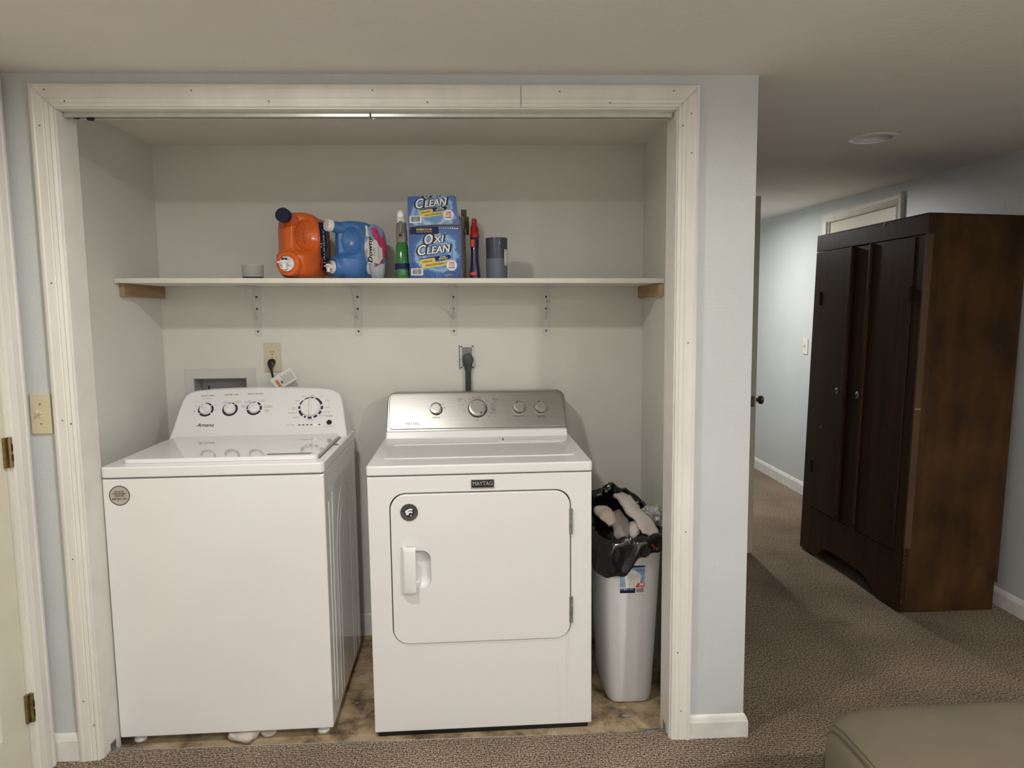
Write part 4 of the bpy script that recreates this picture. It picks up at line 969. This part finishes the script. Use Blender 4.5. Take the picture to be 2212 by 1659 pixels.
# candle jar
t = shelf_thing('candle_jar', 'dark slate blue candle jar with a small side label, rightmost on the shelf', 'candle', .270, .590)
MB().lathe([(.041, .078), (.0422, .150), (.0418, .156), (.0395, .157), (.0385, .150), (.038, .10)], n=40).build('jar_wall', m_slate, t)
MB().lathe([(0, 0), (.036, 0), (.040, .003), (.0415, .010), (.0417, .078)], n=40).build('jar_base', m_slatelt, t)
MB().lathe([(.0385, .098), (.01, .100), (0, .100)], n=32).build('wax', m_slatelt, t)
MB().cyl((0, 0, .10), (0, 0, .112), .0012, n=6).build('wick', m_dark, t)
b = MB(); secs = []
for z in (.050, .112): secs.append([V(.0432*math.cos(R(a)), .0432*math.sin(R(a)), z) for a in range(-48, 13, 6)])
n = len(secs[0]); b.add(secs[0]+secs[1], [(i, i+1, n+i+1, n+i) for i in range(n-1)]); b.build('label', m_creamw, t, solid=.0006)

# ------------------------------------------------------------------ waste bin, bag, socks
BNX, BNY = .731, .40
bn = thing('waste_bin', 'tall white plastic waste bin squeezed between the dryer and the jamb', 'bin', (BNX, BNY, ZS+.001))
def binsec(z, hx, hy, e=5.5, n=48): return sell(0, 0, z, hx, hy, e, n)
H = .615
prof = [(0, .072, .140), (.004, .081, .150), (.03, .087, .158), (.3, .100, .172), (.55, .1115, .184), (H, .1145, .187)]
secs = [binsec(*q) for q in prof] + [binsec(H, .1115, .184), binsec(.3, .097, .169), binsec(.03, .084, .155)]
MB().loft(secs).build('bin_body', m_bin, bn, smooth=40)
MB().loft([binsec(H-.018, .1165, .190), binsec(H-.016, .1185, .192), binsec(H, .1185, .192), binsec(H+.002, .1165, .190), binsec(H, .112, .185)], caps=False).build('rim', m_bin, bn, smooth=40)
# paper label on the front
lsl = (.184-.172)/.25
def lbf(u, v, w_=0): 
    yy = .172 + (v-.3)*lsl; return V(u, -yy-.0012-w_, v)
lz0 = .424
lab = MB().prism(rrect(-.050, lz0, .044, lz0+.110, .003, 2), lambda u, v, w_: lbf(u, v, w_), 0, .0006).build('label', m_paper, bn, smooth=0)
bprint([(-.047, lz0+.025), (.041, lz0+.025), (.041, lz0+.106), (-.047, lz0+.106)], lbf, m_sky, lab, 'label_picture', .0006, .0009)
bprint([(-.047, lz0+.096), (.041, lz0+.101), (.041, lz0+.106), (-.047, lz0+.106)], lbf, m_navy, lab, 'label_band', .0009, .0012)
bprint([(-.047, lz0+.004), (.008, lz0+.004), (.008, lz0+.022), (-.047, lz0+.022)], lbf, m_navy, lab, 'label_band', .0006, .0009)
bprint([(-.025, lz0+.025), (.020, lz0+.025), (.028, lz0+.060), (.031, lz0+.064), (.026, lz0+.072), (.006, lz0+.088), (-.014, lz0+.092), (-.026, lz0+.080), (-.033, lz0+.072), (-.030, lz0+.062)], lbf, m_paper, lab, 'bin_picture', .0009, .0012)
bprint(ellipse(-.002, lz0+.064, .026, .012, 20), lbf, m_bin, lab, 'bin_picture', .0012, .0015)
bprint([(.006, lz0+.025), (.041, lz0+.025), (.041, lz0+.042), (.018, lz0+.042)], lbf, m_red, lab, 'label_corner', .0012, .0016)
MB().text('M', .020, lambda u, v: lbf(.030+u, lz0+.0335+v, .0020), bold=.03).text('11 GAL / 42 L', .007, lambda u, v: lbf(-.022+u, lz0+.018+v, .0013), bold=.02, width=.045).build('label_lettering', m_white, lab, smooth=0)
MB().text('SwingTop', .008, lambda u, v: lbf(.024+u, lz0+.090+v, .0013), bold=.01, width=.028).build('label_lettering', m_navy, lab, smooth=0)
b = MB()
for k in range(11):
    u = .011+.0026*k; b.prism([(u, lz0+.006), (u+.0009+.0006*(k % 3), lz0+.006), (u+.0009+.0006*(k % 3), lz0+.022), (u, lz0+.022)], lambda a, c, w_: lbf(a, c, w_), .0006, .0009)
b.build('barcode_bars', m_ink, lab, smooth=0)['kind'] = 'stuff'
# black bag folded over the rim
bag = thing('bin_bag', 'shiny black plastic bag folded over the rim of the white bin', 'bag', (BNX, BNY, ZS+H))
N = 120; rows = []
def nz(*a): return noise.noise(V(*a))
def low(a):     # hanging depth round the rim: deepest at the front left of centre
    c = math.cos(a); s_ = math.sin(a)     # front is s_ = -1
    f = max(0, -s_)
    d = .045 + .050*math.exp(-((a-R(252))/R(16))**2) + .055*math.exp(-((a-R(228))/R(22))**2) + .02*nz(c*3, s_*3, 4)
    d += .06*math.exp(-((a-R(196))/R(25))**2)
    d -= .030*math.exp(-((a-R(312))/R(16))**2)
    return max(.028, d)
def crest(a):
    s_ = math.sin(a); c = math.cos(a)
    return .016+.10*max(0, s_)**1.2*(1-.55*max(0, c)) + .012*nz(c*4, s_*4, 1.5) + .02*max(0, c)*max(0, -s_)
for i in range(9 + 8):
    row = []
    for j in range(N):
        a = 2*PI*j/N; c, s_ = math.cos(a), math.sin(a); e = 5.5; q = (abs(c)**e+abs(s_)**e)**(-1/e)
        if i < 8:                   # inside, rising to the crest
            t_ = i/7; r = .93+.04*t_; z = -.10+(.10+crest(a))*t_; off = -.004
        elif i == 8: r = 1.01; z = crest(a)+.003; off = .002
        else:
            t_ = (i-8)/8; r = 1.05+.02*t_; z = crest(a)*(1-t_)-low(a)*t_; off = .007+.004*math.sin(a*9+t_*4)
        wr = .010*nz(c*6+t_ if i > 8 else c*5, s_*6, z*14)+.004*nz(c*17, s_*17, z*40)
        hx, hy = .1185, .192
        row.append(V(hx*c*q*r+c*(off+wr), hy*s_*q*r+s_*(off+wr), z+.006*nz(c*8, s_*8, 7+i*.2)))
    rows.append(row)
MB().loft(rows, caps=False).build('bag_film', m_bag, bag, smooth=70, solid=.0008)
MB().tube([V(.056+.011*math.cos(R(q)), -.2095-.002*math.sin(R(q)), -.012+.011*math.sin(R(q))) for q in range(-60, 241, 20)], .0022, 8).build('drawstring', m_redp, bag)
# bottom of the bag's contents so that socks rest on something
MB().loft([[V(.10*math.cos(a)*q, .17*math.sin(a)*q, -.055+.05*(1-q)+.012*nz(math.cos(a)*2, math.sin(a)*2, q*3)) for a in [2*PI*j/32 for j in range(32)]] for q in (1, .75, .5, .25, .05)]).build('bag_fill', m_bag, bag, smooth=70)
# socks
SB = V(BNX, BNY, ZS+H)
def sock(lb, pts, rad, mat, flat=.45, up=(0, -.4, 1), cuff=False):
    t = thing('sock', lb, 'sock', SB, group='socks on top of the bin')
    P = [Vector(p) for p in pts]; Q = []; RR = []
    for i in range(len(P)-1):
        for k in range(5):
            u = k/5; p0, p1, p2, p3 = P[max(i-1, 0)], P[i], P[i+1], P[min(i+2, len(P)-1)]
            Q.append(.5*((2*p1)+(p2-p0)*u+(2*p0-5*p1+4*p2-p3)*u*u+(3*p1-p0-3*p2+p3)*u**3)); RR.append(rad[i]*(1-u)+rad[i+1]*u)
    Q.append(P[-1]); RR.append(rad[-1])
    b = MB().tube(Q, RR, 18, flat=flat, up=up)
    for v in b.v:
        v += V(nz(v.x*24, v.y*24, v.z*24), nz(v.x*24+9, v.y*24, v.z*24), nz(v.x*24, v.y*24+7, v.z*24))*.011+V(nz(v.x*70, v.y*70, v.z*70), nz(v.x*70+9, v.y*70, v.z*70), nz(v.x*70, v.y*70+7, v.z*70))*.004
    b.build('knit', mat, t, smooth=60)
    if cuff: MB().tube(Q[-3:], [r*1.05 for r in RR[-3:]], 18, flat=flat, up=up).build('cuff', m_sock, t, smooth=60)
sock('long white sock draped from the bag crest towards the front right of the bin', [(-.015, .03, .115), (.000, -.02, .108), (.022, -.085, .085), (.048, -.135, .055), (.066, -.160, .022), (.064, -.165, .010)], [.018, .028, .030, .030, .028, .020], m_sock)
sock('rounded tan sock bunched at the left of the bin', [(-.100, -.05, .090), (-.092, -.08, .084), (-.074, -.105, .072), (-.060, -.120, .054)], [.018, .032, .032, .018], m_socktan, .55)
sock('grey sock hanging down in the middle of the bin', [(-.042, -.06, .080), (-.032, -.10, .060), (-.030, -.135, .030), (-.032, -.150, .008), (-.034, -.152, -.002)], [.018, .028, .030, .026, .018], m_sockg, .5, cuff=True)
sock('small pale sock wedged beside the grey sock', [(.010, -.10, .052), (.012, -.130, .036), (.016, -.148, .016), (.018, -.150, .006)], [.010, .016, .017, .012], m_sock, .7)
t = thing('plastic_wrapper', 'crumpled clear plastic wrapper at the right of the bin', 'wrapper', SB)
b = MB().superbox(.034, .034, .030, 2.4, 14)
for v in b.v: v += V(.092, -.070, .066)+v.normalized()*(.016*nz(v.x*60, v.y*60, v.z*60)+.006*nz(v.x*150, v.y*150, v.z*150))
b.build('film', M('wrapper_film', (.38, .38, .38), .25, vary=.45, vscale=40, spec=.8), t, smooth=25)

# ------------------------------------------------------------------ small things on the closet floor
t = thing('white_rag', 'crumpled white rag poking out under the front of the washer', 'rag', (-.615, .135, ZS))
b = MB().superbox(.052, .055, .016, 2.6, 16, o=(0, 0, .016))
for v in b.v: v += V(.012*nz(v.x*25, v.y*25, 3), .012*nz(v.x*25, v.y*25, 9), .008*nz(v.x*45, v.y*45, v.z*45) if v.z > .006 else 0); v.z = max(.0005, min(.030, v.z))
b.build('cloth', m_sock, t, smooth=60)
b = MB().superbox(.030, .045, .011, 2.6, 12, o=(.075, .02, .011))
for v in b.v: v += V(.008*nz(v.x*25, v.y*25, 3), .008*nz(v.x*25, v.y*25, 9), .006*nz(v.x*45, v.y*45, v.z*45) if v.z > .006 else 0); v.z = max(.0005, min(.030, v.z))
b.build('fold', m_sock, t, smooth=60)
def floor_bracket(x, y, sg, lb, extra):
    t = thing('pivot_bracket', lb, 'door bracket', (x, y, ZS+.0005), group='folding door floor brackets')
    MB().prism(rrect(0, 0, .085*1, .032, .003, 3), lambda u, v, w_: V(u*sg, v, w_+.012), 0, .002, [rrect(.020, .011, .060, .020, .003, 3)]).build('plate', m_galv, t, smooth=0)
    MB().box(min(-.002*sg, 0), 0, .0, max(-.002*sg, 0), .032, .045).build('flange', m_galv, t, smooth=0)
    MB().box(min(.01*sg, .08*sg), .004, 0, max(.01*sg, .08*sg), .03, .012).build('wood_block', m_pineend, t, smooth=0)
    if extra:
        MB().cyl((.074*sg, .046, .002), (.074*sg, .046, .022), .005, n=10).build('yellow_plug', M('plug_yellow', (.45, .34, .08), .5, vary=.1), t)
floor_bracket(JR-.001, .036, -1, 'galvanised folding-door floor bracket at the right jamb, with a yellow plug', True)
floor_bracket(JL+.001, .036, 1, 'galvanised folding-door floor bracket at the left jamb under the washer corner', False)
tag(MB().prism([(0, 0), (.006, .002), (.007, .0045), (.0, .003)], lambda u, v, w_: V(w_, YCAR-.004+u, -.004+v), JL+.09, JR-.10).build('carpet_edge_strip', m_galv, smooth=0), 'thin metal strip along the carpet edge at the closet opening', 'edge strip')
r_ = random.Random(11)
for k, (x, y, s) in enumerate([(.60, .16, .010), (.615, .12, .006), (.70, .165, .018), (.60, .075, .005), (-.27, .30, .007)]):
    b = MB().superbox(s, s*.5, .004, 2.2, 6, o=(0, 0, .004))
    for v in b.v: v += V(nz(v.x*90+k, v.y*90, 1), nz(v.x*90, v.y*90+k, 5), 0)*.004; v.z = max(.0003, v.z)
    o = b.build('lint_tuft', m_grey if k != 3 else m_sock, smooth=60); o.location = (x, y, ZS)
    tag(o, ['small grey lint tuft beside the dryer base', 'tiny grey lint speck nearest the dryer front corner', 'long grey lint tuft in front of the white bin', 'white crumb on the slab at the dryer corner', 'dark lint tuft on the slab between washer and dryer'][k], 'lint', 'lint on the closet slab')

# ------------------------------------------------------------------ wardrobe
e1 = V(-.042, .9, 0).normalized(); nx = V(e1.y, -e1.x, 0); le = R(1.5)
upv = V(0, 0, 1)*math.cos(le)+nx*math.sin(le); dep = nx*math.cos(le)-V(0, 0, 1)*math.sin(le)
wd = thing('wardrobe', 'tall dark-stained wooden wardrobe with two narrow doors, leaning at the hallway wall', 'wardrobe')
mw = Matrix.Identity(4)
for i in range(3): mw[i][0], mw[i][1], mw[i][2], mw[i][3] = dep[i], e1[i], upv[i], (2.108, .853, .012)[i]
wd.matrix_world = mw
Wd, Hd, Dd = .918, 1.797, .455
FX = lambda u, v, w_: V(-w_, u, v)     # outline in y,z ; w out of the front
MB().box(.020, 0, 0, Dd, .020, Hd).build('side_panel', m_woodside, wd, smooth=0, bevel=.002)
MB().box(.020, Wd-.020, 0, Dd, Wd, Hd).build('side_panel', m_woodside, wd, smooth=0, bevel=.002)
MB().box(.0, -.001, Hd-.001, Dd+.004, Wd+.001, Hd+.006).build('top_board', m_wood, wd, smooth=0, bevel=.002)
MB().box(Dd, .004, .13, Dd+.018, Wd-.004, Hd-.01).build('back_panel', m_woodside, wd, smooth=0, bevel=.001)
MB().box(.03, .02, .13, Dd, Wd-.02, .15).build('floor_board', m_woodside, wd, smooth=0)
MB().box(-.0012, -.0012, .30, .030, .010, Hd-.085).build('edge_strip', m_woodedge, wd, smooth=0, bevel=.001)
MB().box(.06, -.0006, .32, .0605, .002, Hd-.12).build('panel_joint', m_dark, wd, smooth=0)
MB().prism([(.0, 1.712), (Wd, 1.712), (Wd, Hd), (0, Hd)], FX, -.022, 0).build('top_rail', m_wood, wd, smooth=0, bevel=.002)
MB().prism([(0, .264), (.072, .264), (.072, 1.710), (0, 1.710)], FX, -.022, 0).build('stile', m_wood, wd, smooth=0, bevel=.002)
MB().prism([(.846, .264), (Wd, .264), (Wd, 1.710), (.846, 1.710)], FX, -.022, 0).build('stile', m_wood, wd, smooth=0, bevel=.002)
MB().prism([(.395, .264), (.545, .264), (.545, 1.710), (.395, 1.710)], FX, -.022, -.006).build('centre_panel', m_wood, wd, smooth=0, bevel=.002)
ar = [(0, 0), (.185, 0), (.200, .006), (.222, .022), (.245, .045), (.290, .062), (.340, .070), (.560, .074), (.640, .070), (.680, .058), (.705, .035), (.722, .012), (.735, 0), (Wd, 0), (Wd, .262), (0, .262)]
MB().prism(ar, FX, -.022, 0).build('bottom_rail', m_wood, wd, smooth=0, bevel=.0015)
for y0, y1, ky, hy, ey in ((.074, .392, .378, .080, .388), (.548, .844, .562, .838, .552)):
    dr = MB().prism([(y0, .267), (y1, .267), (y1, 1.708), (y0, 1.708)], FX, -.020, .004).build('door', m_wood, wd, smooth=0, bevel=.0015)
    MB().prism([(ey-.008, .267), (ey+.008, .267), (ey+.008, 1.708), (ey-.008, 1.708)], FX, -.004, .016).build('door_bead', m_wood, dr, smooth=0, bevel=.004, seg=3)
    MB().prism([(ey-.0095, .30), (ey-.0065, .30), (ey-.0065, 1.69), (ey-.0095, 1.69)], FX, .0125, .0145).build('worn_edge', m_woodedge, dr, smooth=0)
    kb = MB().lathe([(.006, 0), (.006, .012), (.015, .018), (.0165, .026), (.010, .031), (0, .032)], (-.014, ky, .960), (-1, 0, 0), 20).build('knob', m_steel2, dr)
    MB().lathe([(.010, .031), (.006, .0345), (0, .035)], (-.014, ky, .960), (-1, 0, 0), 16).build('knob_cap', m_bronze, kb)
    for hz in (1.450, .500):
        MB().cyl((-.006, hy, hz-.036), (-.006, hy, hz+.036), .006, n=10).box(-.005, hy-.010, hz-.034, -.003, hy+.010, hz+.034).build('hinge', m_dark, dr)
b = MB()
for k in range(26):
    z = .02+k*.011*1.9; r = random.Random(k); 
    if r.random() < .75: b.box(-.0008, -.0010, z, .0016+.001*r.random(), .0012, z+.008+.010*r.random())
b.build('chipped_edge', m_woodedge, wd, smooth=0)['kind'] = 'stuff'
MB().box(-.0012, .30, 1.783, .002, .316, 1.799).build('edge_chip', m_pineend, wd, smooth=0)
MB().box(-.0008, -.0016, .938, .028, .001, .943).build('edge_chip', m_pineend, wd, smooth=0)
MB().prism(ellipse(.760, .735, .006, .010, 8), FX, .004, .0046).build('paint_chip', m_inkgrey, wd, smooth=0)

# ------------------------------------------------------------------ ottoman in the near right corner
ot = thing('ottoman', 'taupe suede ottoman with a stitched top, in the near right corner', 'ottoman', (1.515, -1.03, 0))
OHX, OHY = .515, .515
def osh(v):
    z = v.z+.17
    v.x += .012*nz(v.x*3, v.y*3, z*3); v.y += .01*nz(v.x*3+5, v.y*3, z*3)
    return V(v.x, v.y, v.z+.17+.100+.004*nz(v.x*4, v.y*4, 2))
MB().superbox(OHX, OHY, .17, 7.5, 40, osh).build('cushion', m_suede, ot, smooth=60)
def otop(x, y):
    q = max(1-abs(x/OHX)**7.5-abs(y/OHY)**7.5, 0); return .27+.17*q**(1/7.5)
pts = []
for k in range(41):
    y = -.44+.90*k/40; x = -OHX*.945
    pts.append(V(x+.012*nz(x*3, y*3, 1.2), y, otop(x, y)+.0005))
MB().tube(pts, .0035, 8).build('seam', m_suededark, ot)
pts = [V(p.x+.010, p.y, otop(p.x+.010, p.y)+.0005) for p in pts]
MB().tube(pts, .0014, 6).build('stitch_line', m_suededark, ot)
MB().box(-OHX+.05, -OHY+.05, .055, OHX-.05, OHY-.05, .14).build('base', m_suededark, ot, smooth=0)
for sx in (-1, 1):
    for sy in (-1, 1): MB().cyl((sx*(OHX-.09), sy*(OHY-.09), 0), (sx*(OHX-.09), sy*(OHY-.09), .06), .02, .028, n=14).build('foot', m_black, ot)
